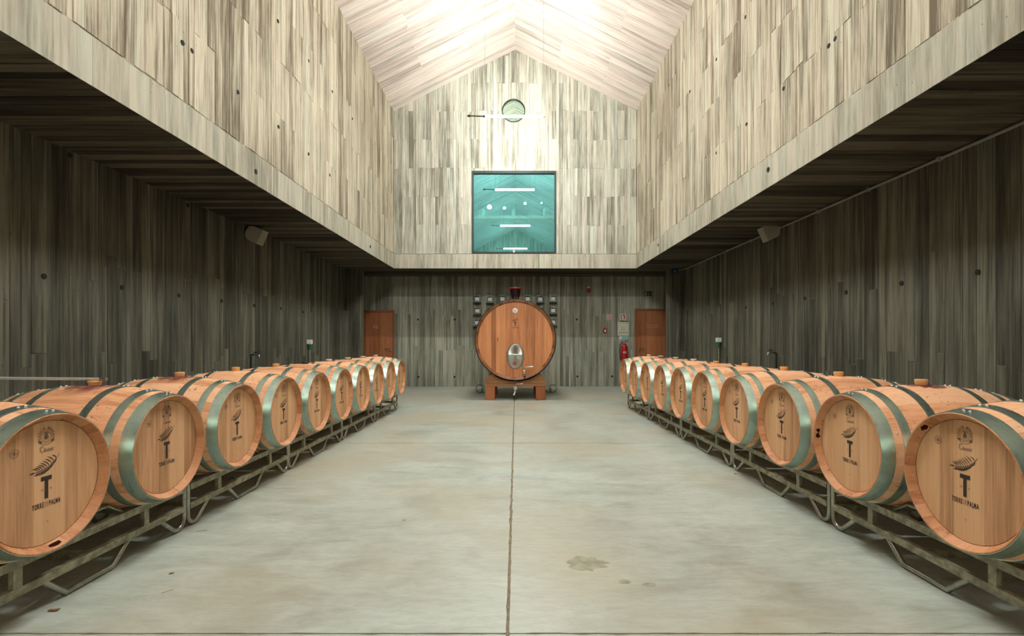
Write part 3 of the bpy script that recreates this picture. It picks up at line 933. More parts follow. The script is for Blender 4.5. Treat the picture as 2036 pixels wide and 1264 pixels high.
def rivet_mesh():
    mb = MB(); mb.lathe([(0.0075, 0.0), (0.007, 0.003), (0.004, 0.0055), (0.0005, 0.0062)], 10); return mb.mesh('rivet', M_rivet, True)

BL, BRe, BRm, CROZE = 0.45, 0.290, 0.350, 0.036
NST = 28
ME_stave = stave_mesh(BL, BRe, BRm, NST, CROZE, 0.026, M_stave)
hx = [-0.2598, -0.205, -0.128, -0.055, 0.022, 0.088, 0.150, 0.215, 0.2598]
ME_heads = head_meshes(0.2598, -BL + CROZE, hx, M_head)
mbk = MB(); mbk.lathe([(0.265, BL - CROZE - 0.02), (0.265, BL - CROZE)], 36, Matrix.Rotation(-PI / 2, 4, 'X')); ME_backhead = mbk.mesh('back_head', M_head)
HOOPS = [(-BL + 0.003, -BL + 0.066), (-BL + 0.108, -BL + 0.150), (-BL + 0.262, -BL + 0.304), (BL - 0.304, BL - 0.262), (BL - 0.150, BL - 0.108), (BL - 0.066, BL - 0.003)]
ME_hoops = [hoop_mesh(a, b, BL, BRe, BRm, M_hoop) for a, b in HOOPS]
ME_rivet = rivet_mesh()
def bung_mesh(mat, h, r0, r1):
    mb = MB(); mb.lathe([(r0, -0.012), (r0 + 0.002, 0.008), (r1, h - 0.006), (r1 - 0.003, h), (0.001, h)], 20, cap=False); return mb.mesh('bung', mat, True)
ME_bung = {'tan': bung_mesh(M_bung_tan, 0.032, 0.028, 0.033), 'white': bung_mesh(M_bung_white, 0.026, 0.022, 0.042), 'black': bung_mesh(M_bung_black, 0.018, 0.030, 0.050), 'short': bung_mesh(M_bung_tan, 0.026, 0.028, 0.034)}

def stain_mesh(sx, sy, seed):
    rnd = random.Random(seed); mb = MB()
    nu, nv = 12, 10
    vs, fs = [], []
    ring_r = [1 + rnd.uniform(-0.25, 0.3) for _ in range(24)]
    rings = 5
    for i in range(rings + 1):
        for k in range(24):
            a = 2 * PI * k / 24; q = i / rings * ring_r[k]
            th = q * sx * math.cos(a) / BRm; y = q * sy * math.sin(a)
            r = r_at(y, BL, BRe, BRm) + 0.0012
            vs.append((r * math.sin(th), y, r * math.cos(th) + 0.0))
    for i in range(rings):
        for k in range(24):
            fs.append((i * 24 + k, i * 24 + (k + 1) % 24, (i + 1) * 24 + (k + 1) % 24, (i + 1) * 24 + k))
    mb.add(vs, fs)
    return mb.mesh('wine_stain', M_stain, True)
ME_stain_big = stain_mesh(0.17, 0.13, 3); ME_stain_small = stain_mesh(0.09, 0.09, 5)

def make_barrel():
    root = thing('oak_barrel', 'oak barrel', 'barrel')
    C = Matrix.Translation((0, 0, BRm))
    for k in range(NST):
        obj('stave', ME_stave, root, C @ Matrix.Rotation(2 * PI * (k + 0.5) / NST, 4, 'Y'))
    for me in ME_heads: obj('head_board', me, root, C)
    obj('back_head', ME_backhead, root, C)
    for i, me in enumerate(ME_hoops):
        h = obj('hoop', me, root, C)
        ym = sum(HOOPS[i]) / 2; rr = r_at(ym, BL, BRe, BRm) + 0.0024
        for dth in (-0.05, 0.05):
            obj('rivet', ME_rivet, h, Matrix.Rotation(dth + 0.04 * (-1) ** i, 4, 'Y') @ Matrix.Translation((0, ym, rr)))
    yf = -BL + CROZE - 0.0009
    fn = lambda x, z: (x, yf, z + BRm)
    emblem_parts(root, 0.0, 0.0, 1.0, fn)
    mb = MB()
    arc_text(mb, 'SEGUIN MOREAU', 0, 0.198, 0.0285, 0.0095, math.radians(196), math.radians(-16), fn, 0.03)
    ring(mb, 0, 0.198, 0.0245, 0.0262, fn); ring(mb, 0, 0.198, 0.0185, 0.0196, fn)
    for a in (90, 60, 120, 30, 150, 0, 180, -30, 210): # vine leaf / grape
        aa = math.radians(a); mb.flat(lens_poly(0, 0.192, 0.011 * math.cos(aa), 0.192 + 0.013 * math.sin(aa), 0.006), fn)
    mb.flat(lens_poly(0, 0.182, 0, 0.213, 0.012), fn)
    for s in (-1, 1):
        mb.flat([(s * 0.020, 0.165), (s * 0.037, 0.173), (s * 0.033, 0.179), (s * 0.038, 0.185), (s * 0.023, 0.179)][::s], fn)
        for i in range(6):
            a = math.radians(20 + i * 22); mb.flat(lens_poly(s * 0.012 * math.cos(a) , 0.198 + 0.012 * math.sin(a), s * 0.0175 * math.cos(a), 0.198 + 0.0175 * math.sin(a), 0.0022), fn)
    ring(mb, 0, 0.198, 0.030, 0.0312, fn, math.radians(222), math.radians(318), 14); ring(mb, 0, 0.198, 0.0385, 0.040, fn, math.radians(222), math.radians(318), 14)
    mb.build('printed_crest', M_ink2, root)
    mb = MB()
    put_text(mb, 'lassic', 0.009, 0.139, 0.017, 0.046, fn, 0.0, 0.06, 0.35)
    ring(mb, -0.019, 0.143, 0.0115, 0.0135, fn, math.radians(40), math.radians(330), 18, 0.75)
    ring(mb, -0.020, 0.142, 0.0062, 0.0074, fn, math.radians(60), math.radians(290), 12, 0.7)
    mb.build('printed_script', M_ink2, root)
    mb = MB()
    ring(mb, -0.135, 0.150, 0.0165, 0.0182, fn); ring(mb, -0.135, 0.150, 0.0085, 0.0095, fn); mb.flat(lens_poly(-0.135, 0.142, -0.135, 0.158, 0.008), fn)
    mb.flat(lens_poly(-0.147, 0.150, -0.144, 0.156, 0.003), fn); mb.flat(lens_poly(-0.123, 0.150, -0.126, 0.144, 0.003), fn)
    mb.build('printed_stamp', M_ink2, root)
    return root

proto = make_barrel()
RB = [2.125 + 0.733 * k for k in range(10)]
LBY = [2.105, 2.83, 3.545, 4.255, 4.965, 5.67, 6.375, 7.08, 7.785, 8.49]
ORD = ['nearest', 'second', 'third', 'fourth', 'fifth', 'sixth', 'seventh', 'eighth', 'ninth', 'farthest']
BZ = 0.253
lb_k = ['tan', 'short', 'tan', 'tan', 'tan', 'black', 'white', 'white', 'white', 'white']
rb_k = ['tan', 'tan', 'tan', 'tan', 'tan', 'short', 'white', 'white', 'white', 'white']
desc = {'tan': 'tan bung', 'short': 'low tan bung', 'white': 'white bung', 'black': 'flat black bung'}
ROWS = {-1: [], 1: []}
copies = [proto] + [copy_tree(proto) for _ in range(19)]
for side, ys_, ks in ((-1, LBY, lb_k), (1, RB, rb_k)):
    for i, y in enumerate(ys_):
        o = copies.pop(0); ROWS[side].append(o)
        o.location = ((-2.42 if side < 0 else 2.35), y, BZ)
        o.rotation_euler = (random.uniform(-.0, .0), 0, PI / 2 if side < 0 else -PI / 2)
        row = 'left' if side < 0 else 'right'
        extra = ''
        if side < 0 and i in (1, 2): extra = ', wine-stained top'
        if side > 0 and i in (1, 8): extra = ', wine-stained top'
        o['label'] = f'{ORD[i]} oak barrel from the front, {row} row, {desc[ks[i]]}{extra}'
        o['group'] = f'oak barrels in the {row} row'
        obj('bung', ME_bung[ks[i]], o, Matrix.Translation((0, 0, 2 * BRm)))
        if extra:
            big = (side < 0) or i == 8
            obj('wine_stain', ME_stain_big if big else ME_stain_small, o, Matrix.Translation((0, 0, BRm)))

def chime_spot(barrel, deg, rx, ry, seed):
    rnd = random.Random(seed); a = math.radians(deg)          # angle from the top, seen from the front
    t = Vector((math.cos(a), 0, -math.sin(a))); radial = Vector((math.sin(a), 0, math.cos(a)))
    slope = (radial * -0.0225 + Vector((0, 0.035, 0))).normalized()
    nrm = (radial * -0.035 + Vector((0, -0.0225, 0))).normalized()
    c = radial * 0.2735 + Vector((0, -0.432, BRm)) + nrm * 0.0012
    mb = MB(); pts = []
    for k in range(14):
        b = 2 * PI * k / 14; q = 1 + rnd.uniform(-0.25, 0.25)
        pts.append(c + t * rx * q * math.cos(b) + slope * ry * q * math.sin(b) + nrm * 0.0012 * math.cos(b) ** 2 * 0)
    mb.add(pts, [tuple(range(14))])
    mb.build('chime_spot', M_spotstain, barrel)
b2 = ROWS[1][1]; chime_spot(b2, -82, 0.013, 0.010, 1); chime_spot(b2, -89, 0.015, 0.012, 2)
b1 = ROWS[1][0]; chime_spot(b1, -44, 0.022, 0.011, 3)
chime_spot(ROWS[-1][0], 176, 0.035, 0.012, 4)

# ------------------------------------------------------------------ racks
def make_rack(W, D=0.62):
    root = thing('barrel_rack', 'grey steel barrel rack', 'rack')
    h = W / 2
    for s in (-1, 1):
        y = s * D / 2
        for z0, z1 in ((0.237, 0.276), (0.114, 0.152)):
            mb = MB(); mb.box(-h + 0.014, h - 0.014, y - 0.014, y + 0.014, z0, z1); mb.build('rail', M_rack, root)
        for x in (-0.366, 0.366):
            mb = MB(); mb.box(x - 0.019, x + 0.019, y - 0.012, y + 0.012, 0.152, 0.237); mb.build('post', M_rack, root)
        for e in (-1, 1):
            pts = [(e * h, y, 0.276), (e * h, y, 0.085)]
            for k in range(1, 8):
                a = PI * k / 7 * 0.70
                pts.append((e * (h - 0.062 + 0.062 * math.cos(a)), y, 0.078 - 0.062 * math.sin(a)))
            pts.append((e * (h - 0.205), y, 0.118))
            mb = MB(); mb.tube(pts, 0.0145, 10); mb.build('end_loop', M_racktube, root, True)
        mb = MB(); mb.tube([(-0.245, y, 0.118), (-0.135, y, 0.016), (0.135, y, 0.016), (0.245, y, 0.118)], 0.0145, 10); mb.build('foot_bar', M_racktube, root, True)
        yy = y - s * 0.05
        mb = MB(); mb.tube([(-0.225, y - s * 0.02, 0.27), (-0.165, yy, 0.325), (0.165, yy, 0.325), (0.225, y - s * 0.02, 0.27)], 0.0125, 10); mb.build('cradle_bar', M_racktube, root, True)
    for x in (-h + 0.02, h - 0.02):
        for z in (0.115, 0.236):
            mb = MB(); mb.box(x - 0.015, x + 0.015, -D / 2 + 0.02, D / 2 - 0.02, z, z + 0.035); mb.build('cross_bar', M_rack, root)
    mb = MB(); mb.box(-0.02, 0.02, -D / 2 + 0.02, D / 2 - 0.02, 0.118, 0.15); mb.build('cross_bar', M_rack, root)
    return root
RORD = ['two nearest', 'third and fourth', 'fifth and sixth', 'seventh and eighth', 'two farthest']
rp = make_rack(1.425)
for k in range(5):
    o = rp if k == 0 else copy_tree(rp)
    o.location = (2.375, (RB[2 * k] + RB[2 * k + 1]) / 2, 0); o.rotation_euler = (0, 0, -PI / 2)
    o['label'] = f'grey steel tube rack under the {RORD[k]} barrels of the right row'; o['group'] = 'barrel racks of the right row'
lp = make_rack(1.395)
lc = [2.468, 3.90, 5.318, 6.728, 8.138]
for k in range(5):
    o = lp if k == 0 else copy_tree(lp)
    o.location = (-2.445, lc[k], 0); o.rotation_euler = (0, 0, PI / 2)
    o['label'] = f'grey steel tube rack under the {RORD[k]} barrels of the left row'; o['group'] = 'barrel racks of the left row'

# steel wand lying on the second left barrel
zt = BZ + 2 * BRm + 0.026
wd = thing('steel_wand', 'thin stainless steel rod lying across the second left barrel', 'rod', (-2.36, 2.835, zt + 0.0085))
mb = MB(); mb.tube([(0, 0, 0), (-1.79, -0.05, 0.018)], 0.0082, 10); mb.build('shaft', M_rod, wd, True)
mb = MB(); mb.tube([(-0.03, 0, 0), (0.004, 0, 0)], 0.0105, 12); mb.build('tip_collar', M_steel_br, wd, True)

# ------------------------------------------------------------------ big cask
CKX, CKY, CKZ = -0.014, 10.12, 1.245
KL, KRe, KRm, KC = 0.80, 0.822, 0.885, 0.05
ck = thing('foudre_cask', 'very large upright-headed oak cask with steel hatch on a timber cradle', 'cask', (CKX, CKY + KL, CKZ - KRe))
CC = Matrix.Translation((0, 0, KRe))
NK = 56
me = stave_mesh(KL, KRe, KRm, NK, KC, 0.05, M_cask_st)
for k in range(NK): obj('stave', me, ck, CC @ Matrix.Rotation(2 * PI * (k + .5) / NK, 4, 'Y'))
RH = KRe - 0.045
HX, HZ, HA, HB = 0.0, -0.335, 0.172, 0.255
xsp = [-RH]
while xsp[-1] < RH - 0.06: xsp.append(xsp[-1] + random.uniform(0.075, 0.125))
xsp[-1] = RH
for me in head_meshes(RH, -KL + KC, xsp, M_cask, 0, 0.04, (HX, HZ, HA - 0.01, HB - 0.01)): obj('head_board', me, ck, CC)
mb = MB(); mb.lathe([(RH, KL - KC - 0.03), (RH, KL - KC)], 48, Matrix.Translation((0, 0, KRe)) @ Matrix.Rotation(-PI / 2, 4, 'X')); mb.build('back_head', M_cask, ck)
for a, b in ((-KL + 0.012, -KL + 0.085), (-KL + 0.20, -KL + 0.27), (-KL + 0.45, -KL + 0.52), (KL - 0.52, KL - 0.45), (KL - 0.27, KL - 0.20), (KL - 0.085, KL - 0.012)):
    obj('hoop', hoop_mesh(a, b, KL, KRe, KRm, M_ironhoop, 0.007, 96), ck, CC)
yf = -KL + KC
Zc = KRe
def ell(mb, prof, hx_, hz_, n=40):
    """prof: (a, b, y) ellipse rings"""
    vs = []; fs = []
    for a, b, y in prof:
        for k in range(n):
            t = 2 * PI * k / n; vs.append((hx_ + a * math.cos(t), y, hz_ + Zc + b * math.sin(t)))
    for i in range(len(prof) - 1):
        for k in range(n): fs.append((i * n + k, (i + 1) * n + k, (i + 1) * n + (k + 1) % n, i * n + (k + 1) % n))
    mb.add(vs, fs)
hatch = MB(); ell(hatch, [(HA, HB, yf + 0.0), (HA, HB, yf - 0.008), (HA - 0.012, HB - 0.012, yf - 0.010), (HA - 0.018, HB - 0.018, yf + 0.006)], HX, HZ)
hatch.build('hatch_ring', M_steel_br, ck, True)
surround = MB(); ell(surround, [(HA + 0.011, HB + 0.011, yf + 0.002), (HA + 0.011, HB + 0.011, yf - 0.003), (HA - 0.002, HB - 0.002, yf - 0.003)], HX, HZ)
surround.build('hatch_surround', M_surround, ck, True)  # thin dark brown ring round the hatch rim
hatch = MB(); ell(hatch, [(HA - 0.016, HB - 0.016, yf + 0.030), (HA - 0.022, HB - 0.022, yf + 0.004), (HA - 0.04, HB - 0.04, yf + 0.001), (0.03, 0.04, yf + 0.0), (0.001, 0.001, yf + 0.0)], HX, HZ)
hatch.v = [(x - HX, y - yf, z - HZ - Zc) for x, y, z in hatch.v]
hd = hatch.build('hatch_door', M_turned, ck, True)
hd.location = (HX, yf, HZ + Zc)
mb = MB()
mb.tube([(-0.150, -0.02, 0.018), (-0.06, -0.035, 0.026), (0.06, -0.035, 0.026), (0.150, -0.02, 0.018)], [0.010, 0.019, 0.019, 0.010], 10)
mb.build('clamp_bar', M_steel, hd, True)
mb = MB(); mb.lathe([(0.03, -0.03), (0.034, 0.02), (0.026, 0.06), (0.012, 0.075), (0.001, 0.077)], 20, Matrix.Translation((0, -0.005, 0.02)) @ Matrix.Rotation(PI / 2, 4, 'X'), cap=False); mb.build('hand_screw', M_steel, hd, True)
mb = MB(); mb.box(-0.046, 0.018, -0.003, 0.002, -0.185, -0.115); mb.build('red_label', M_red2, hd)['label'] = 'small red sticker on the hatch'
mm = Matrix.Translation((0, yf, Zc)) @ Matrix.Rotation(PI / 2, 4, 'X')
mb = MB(); mb.lathe([(0.054, 0.0), (0.054, 0.010), (0.048, 0.014), (0.001, 0.014)], 28, Matrix.Translation((-0.006, yf, Zc + 0.605)) @ Matrix.Rotation(PI / 2, 4, 'X'), cap=False)
g = mb.build('gauge', M_white, ck, True); g['label'] = 'round white dial near the top of the head'
mb = MB(); mb.lathe([(0.014, 0.013), (0.012, 0.018), (0.001, 0.018)], 14, Matrix.Translation((-0.006, yf, Zc + 0.605)) @ Matrix.Rotation(PI / 2, 4, 'X'), cap=False); mb.build('gauge_hub', M_teal, g)
emblem_parts(ck, 0.0, Zc + 0.345, 1.0, lambda x, z: (x, yf - 0.001, z), False)
# sampling cock and tasting valve
def valve(parent, x, z, y, s=1.0, outlet=True):
    v = MB()
    v.lathe([(0.030 * s, -0.02), (0.030 * s, 0.02), (0.018 * s, 0.022), (0.018 * s, 0.075 * s), (0.034 * s, 0.077 * s), (0.036 * s, 0.115 * s), (0.022 * s, 0.13 * s), (0.001, 0.13 * s)], 16, Matrix.Translation((x, y, z)) @ Matrix.Rotation(PI / 2, 4, 'X'), cap=False)
    o = v.build('valve_body', M_steel, parent, True)
    v = MB(); v.tube([(x, y - 0.09 * s, z + 0.03 * s), (x, y - 0.09 * s, z + 0.085 * s), (x + 0.02 * s, y - 0.092 * s, z + 0.098 * s), (x + 0.175 * s, y - 0.095 * s, z + 0.112 * s)], [0.010, 0.010, 0.012, 0.011], 8); v.build('lever', M_steel, o, True)
    v = MB(); v.tube([(x, y - 0.095 * s, z - 0.02), (x, y - 0.095 * s, z - 0.075 * s)], [0.017 * s, 0.02 * s], 12); v.build('spout', M_steel_br, o, True)
valve(ck, 0.185, -0.655 + Zc, yf)
mb = MB(); mb.tube([(-0.365, yf + .01, 0.015 + Zc), (-0.365, yf - 0.03, 0.015 + Zc)], 0.012, 10); mb.tube([(-0.365, yf - 0.028, 0.05 + Zc), (-0.365, yf - 0.028, -0.02 + Zc)], [0.008, 0.013], 10); mb.build('sample_cock', M_steel, ck, True)
# bottom drain
yb = -0.60
zb = KRe - r_at(yb, KL, KRe, KRm)
mb = MB(); mb.tube([(0, yb, zb + 0.03), (0, yb, zb - 0.06), (0, yb - 0.05, zb - 0.115), (0, yb - 0.16, zb - 0.13)], 0.022, 12); dr = mb.build('drain_pipe', M_steel_br, ck, True)
mb = MB(); mb.lathe([(0.03, -0.05), (0.045, -0.03), (0.048, 0.02), (0.04, 0.045), (0.001, 0.047)], 18, Matrix.Translation((0, yb - 0.17, zb - 0.13)) @ Matrix.Rotation(PI / 2, 4, 'X'), cap=False); mb.build('drain_valve', M_steel, dr, True)
mb = MB(); mb.tube([(0, yb - 0.17, zb - 0.09), (0.015, yb - 0.175, zb - 0.058), (0.155, yb - 0.18, zb - 0.05)], 0.010, 8); mb.build('lever', M_steel, dr, True)
mb = MB(); mb.tube([(0, yb - 0.19, zb - 0.17), (-0.01, yb - 0.20, zb - 0.235), (-0.03, yb - 0.22, zb - 0.285)], [0.02, 0.022, 0.03], 12); mb.build('drain_spout', M_steel_br, dr, True)
# fermentation lid / fill funnel on top
ztop = KRe + KRm
fu = thing('fill_funnel', 'dark maroon fill funnel with glossy red rim on top of the big cask', 'funnel', (CKX - 0.0, CKY + KL, CKZ + KRm - 0.002))
mb = MB(); mb.lathe([(0.06, 0.0), (0.065, 0.03), (0.085, 0.06), (0.115, 0.16), (0.12, 0.235), (0.112, 0.235), (0.08, 0.09), (0.001, 0.07)], 32, cap=False); mb.build('bowl', M_maroon, fu, True)
mb = MB(); mb.lathe([(0.118, 0.232), (0.150, 0.244), (0.160, 0.256), (0.158, 0.268), (0.145, 0.274), (0.100, 0.270), (0.001, 0.262)], 36, cap=False); mb.build('rim_lid', M_wine, fu, True)
for x in (-0.015, 0.035):
    mb = MB(); mb.tube([(x, -0.075, -0.01), (x, -0.075, 0.07)], 0.010, 10); mb.build('lid_pin', M_steel, fu, True)

# cradle
cr = thing('cask_cradle', 'reddish timber cradle with curved saddle carrying the big cask', 'cradle', (CKX, CKY + KL, 0))
def saddle(y0, y1):
    R = KRm + 0.004
    def body():
        pts = []
        for k in range(0, 9):                      # right shoulder, convex quarter round
            a = PI / 2 * k / 8
            pts.append((0.445 + 0.175 * math.cos(a), 0.34 + 0.20 * math.sin(a)))
        zc = CKZ
        rr_ = r_at((y0 + y1) / 2, KL, KRe, KRm) + 0.009
        arc = []
        for k in range(15):
            x = 0.430 - 0.86 * k / 14
            arc.append((x, zc - math.sqrt(rr_ * rr_ - x * x)))
        pts += [(x, min(z, 0.54)) for x, z in arc]
        for k in range(9):
            a = PI / 2 + PI / 2 * k / 8
            pts.append((-0.445 + 0.175 * math.cos(a), 0.34 + 0.20 * math.sin(a)))
        return pts
    mb = MB(); mb.prism(body(), lambda x, z, d: (x, d, z), y0, y1); mb.build('saddle', M_cradle, cr)
    mb = MB(); mb.rbox(-0.624, 0.624, y0 - 0.012, y1, 0.283, 0.338, 0.004); mb.build('cross_beam', M_cradle, cr)
for y0 in (-0.70, 0.42):
    saddle(y0, y0 + 0.26)
    for x0 in (-0.624, 0.424):
        mb = MB(); mb.rbox(x0, x0 + 0.20, y0 - 0.03, y0 + 0.25, 0.0, 0.282, 0.005); mb.build('leg', M_leg, cr)

# green hoses on the floor both sides of the cradle
for s, px in ((-1, 954), (1, 1099)):
    hs = thing('green_hose', f'green hose coil on the floor {"left" if s < 0 else "right"} of the cask cradle', 'hose', ((px - VX) * 11.7 / F, 11.7, 0), 0, 'green hose coils by the cask')
    mb = MB(); pts = []
    for k in range(41):
        a = 2 * PI * k / 40 * 1.9
        pts.append((s * 0.0 + 0.088 * math.cos(a - PI / 2) * 1.0, 0.02 * k / 40, 0.10 + 0.088 * math.sin(a - PI / 2)))
    mb.tube(pts, 0.008, 8); mb.build('coil', M_green, hs, True)
    mb = MB(); mb.tube([(0, 0, 0.012), (-s * 0.10, -0.02, 0.014), (-s * 0.20, -0.03, 0.05), (-s * 0.27, -0.05, 0.13)], 0.011, 8); mb.build('tail', M_green, hs, True)
    mb = MB(); mb.tube([(-s * 0.05, -0.03, 0.012), (-s * 0.05, -0.02, 0.13)], 0.013, 8); mb.build('nozzle', M_green2, hs, True)

# ------------------------------------------------------------------ display boxes on the back wall
def bw(px, py): return at_y(px, py, YW)
boxes = [(949, 594, 'top row, leftmost'), (974.5, 595, 'top row, second from left'), (999, 594, 'top row, just left of the funnel'), (1049, 594, 'top row, just right of the funnel'),
         (1074, 594.5, 'top row, second from right'), (1099.5, 593.6, 'top row, rightmost'), (949.5, 617.3, 'middle row, left of the cask'), (1099.5, 616.8, 'middle row, right of the cask'),
         (975, 618, 'middle row, half hidden by cask on the left'), (1074, 617, 'middle row, half hidden by cask on the right'), (949, 641, 'bottom row, left of the cask'), (1099.5, 639.8, 'bottom row, right of the cask')]
bp = None
for px, py, lab in boxes:
    x, y, z = bw(px, py)
    if bp is None:
        bp = thing('niche_box', '', 'wall box')
        hw, dp = 0.10, 0.13
        for nm, b in (('side', (-hw, -0.062, -hw, hw)), ('side', (0.062, hw, -hw, hw)), ('top', (-0.062, 0.062, 0.058, hw)), ('bottom', (-0.062, 0.062, -hw, -0.058))):
            mb = MB(); mb.box(b[0], b[1], -dp, 0.0, b[2], b[3]); mb.build(nm, M_box, bp)
        mb = MB(); mb.box(-0.055, 0.055, -0.075, -0.065, -0.056, 0.040); mb.build('card', M_card, bp)
        mb = MB(); mb.box(-hw - .004, hw + .004, -dp - 0.004, 0.0, -hw - 0.022, -hw); mb.build('bottom_strip', M_dark, bp)  # thin black strip along the bottom of each box
        o = bp
    else: o = copy_tree(bp)
    o.location = (x, YW - 0.006, z)
    o['label'] = f'small concrete display box with white card, {lab}'; o['group'] = 'display boxes round the cask'

# ------------------------------------------------------------------ doors
def door(name, x0, x1, ztop, handle_left, lab):
    d = bpy.data.objects.new(name, None); COL.objects.link(d); d.location = ((x0 + x1) / 2, YW, 0)
    tag(d, lab, kind='structure')
    w = (x1 - x0) / 2; fw = 0.055
    for nm, a, b, c, e in (('frame_jamb', -w, -w + fw, 0, ztop), ('frame_jamb', w - fw, w, 0, ztop), ('frame_head', -w + fw, w - fw, ztop - fw, ztop)):
        mb = MB(); mb.rbox(a, b, -0.035, 0.02, c, e, 0.003); mb.build(nm, M_frame, d)
    xs_ = [-w + fw + 0.004]
    while xs_[-1] < w - fw - 0.12: xs_.append(xs_[-1] + random.uniform(0.10, 0.17))
    xs_.append(w - fw - 0.004)
    for a, b in zip(xs_, xs_[1:]):
        mb = MB(); mb.box(a + 0.0008, b - 0.0008, -0.022, 0.015, 0.01, ztop - fw - 0.004); mb.build('leaf_panel', M_door, d)
    s = -1 if handle_left else 1
    hx_ = s * (w - fw - 0.055)
    mb = MB(); mb.lathe([(0.026, 0.0), (0.026, 0.008), (0.012, 0.010), (0.011, 0.05), (0.001, 0.05)], 18, Matrix.Translation((hx_, -0.022, 1.02)) @ Matrix.Rotation(PI / 2, 4, 'X'), cap=False)
    mb.tube([(hx_, -0.068, 1.02), (hx_ - s * 0.02, -0.070, 1.02), (hx_ - s * 0.13, -0.070, 1.015)], 0.010, 10); mb.build('door_handle', M_steel, d, True)
    mb = MB(); mb.lathe([(0.022, 0.0), (0.022, 0.008), (0.001, 0.010)], 16, Matrix.Translation((hx_, -0.022, 0.945)) @ Matrix.Rotation(PI / 2, 4, 'X'), cap=False); mb.build('lock_rose', M_steel, d, True)
    return d
d1 = door('door_1', -4.135, -3.295, 2.065, False, 'brown wooden door at the left end of the back wall')
d2 = door('door_2', 3.215, 4.105, 2.105, True, 'brown wooden door at the right end of the back wall')
fd = lambda x, z: (x, -0.0232, z)
mb = MB(); put_text(mb, 'Reservado', 0.03, 1.66, 0.075, 0.32, fd, 0.01); mb.build('lettering', M_etch, d2)
mb = MB(); mb.flat([(-0.13, 1.585), (0.19, 1.585), (0.19, 1.598), (-0.13, 1.598)], fd); mb.build('lettering_rule', M_etch, d2)
mb = MB()
for x in (-0.115, -0.045):
    ring(mb, x, 1.665, 0.0005, 0.014, fd, n=12)
mb.flat([(-0.135, 1.57), (-0.095, 1.57), (-0.095, 1.645), (-0.135, 1.645)], fd); mb.flat([(-0.075, 1.57), (-0.015, 1.57), (-0.045, 1.65)], fd)
mb.build('pictogram', M_etch, d1)

# ------------------------------------------------------------------ signs and safety gear
def plate(name, lab, cat, px, py, w, h, mat, t=0.006):
    x, y, z = bw(px, py)
    o = thing(name, lab, cat, (x, YW - 0.0075, z))
    mb = MB(); mb.box(-w / 2, w / 2, -t, 0, -h / 2, h / 2); mb.build('plate', mat, o)
    return o, (lambda a, b: (a, -t - 0.0008, b)), (lambda a, b: (a, -t - 0.0015, b))
s1, f1, f2 = plate('alarm_sign', 'square white and red fire alarm button sign beside the conduit', 'sign', 1211.3, 630, 0.152, 0.158, M_white)
mb = MB()
for a, b in ((0.070, 0.058), (0.050, 0.040)):
    for q in ([(-a, -a), (a, -a), (a, -b), (-a, -b)], [(-a, b), (a, b), (a, a), (-a, a)], [(-a, -b), (-b, -b), (-b, b), (-a, b)], [(b, -b), (a, -b), (a, b), (b, b)]): mb.flat(q, f1)
ring(mb, 0, 0, 0.012, 0.030, f2); mb.build('symbol', M_red2, s1)
s2, f1, f2 = plate('extinguisher_sign', 'red square extinguisher pictogram sign above the paper notice', 'sign', 1238, 630, 0.158, 0.158, M_white)
mb = MB(); mb.flat([(-0.058, -0.062), (0.058, -0.062), (0.058, 0.062), (-0.058, 0.062)], f1); mb.build('field', M_red2, s2)
mb = MB(); mb.flat([(-0.022, -0.055), (0.024, -0.055), (0.024, 0.02), (0.012, 0.038), (-0.010, 0.038), (-0.022, 0.02)], f2); mb.flat([(-0.004, 0.038), (0.006, 0.038), (0.006, 0.056), (-0.004, 0.056)], f2)
mb.flat([(-0.040, -0.02), (-0.032, -0.02), (-0.030, 0.035), (-0.004, 0.050), (-0.004, 0.058), (-0.038, 0.04)], f2); mb.build('symbol', M_white, s2)
s3, f1, f2 = plate('paper_notice', 'cream paper evacuation notice with green clip strip beside the right door', 'notice', 1238.9, 653.4, 0.302, 0.372, M_paper, 0.005)
mb = MB(); mb.box(-0.09, 0.145, -0.02, 0, 0.187, 0.205); mb.build('clip_strip', M_green2, s3)
mb = MB()
for i, (x, w) in enumerate(((-0.10, 0.05), (0.01, 0.045), (0.10, 0.06))): mb.flat([(x - w / 2, 0.14), (x + w / 2, 0.14), (x + w / 2, 0.152), (x - w / 2, 0.152)], f1)
for q in ([(-0.05, -0.04), (0.05, -0.04), (0.05, -0.03), (-0.05, -0.03)], [(-0.05, -0.03), (-0.04, -0.03), (-0.04, 0.04), (-0.05, 0.04)], [(0.015, -0.03), (0.024, -0.03), (0.024, 0.03), (0.015, 0.03)], [(-0.02, 0.03), (0.024, 0.03), (0.024, 0.038), (-0.02, 0.038)]): mb.flat(q, f1)
for i in range(5): mb.flat([(-0.11 + i * 0.048, -0.13), (-0.085 + i * 0.048, -0.13), (-0.085 + i * 0.048, -0.08), (-0.11 + i * 0.048, -0.08)], f1)
mb.build('printing', M_ink3, s3)
s4, f1, f2 = plate('instruction_sign', 'small teal instruction strip sign above the fire extinguisher', 'sign', 1239.7, 671.6, 0.232, 0.096, M_teal)
mb = MB(); mb.flat([(-0.108, -0.04), (-0.055, -0.04), (-0.055, 0.04), (-0.108, 0.04)], f1); mb.build('white_field', M_white, s4)
mb = MB(); mb.flat([(-0.092, -0.03), (-0.078, -0.03), (-0.078, 0.03), (-0.092, 0.03)], f2); mb.build('red_mark', M_red2, s4)
mb = MB()
for i in range(4): ring(mb, -0.035 + i * 0.042, -0.006, 0.0005, 0.012, f1, n=10)
mb.build('dots', M_black, s4)
s5, f1, f2 = plate('exit_sign', 'unlit dark green exit sign above the right door', 'sign', 1289.5, 584, 0.20, 0.115, M_exit, 0.02)
mb = MB()
mb.flat([(-0.088, -0.045), (-0.055, -0.045), (-0.055, 0.045), (-0.088, 0.045)], f1)
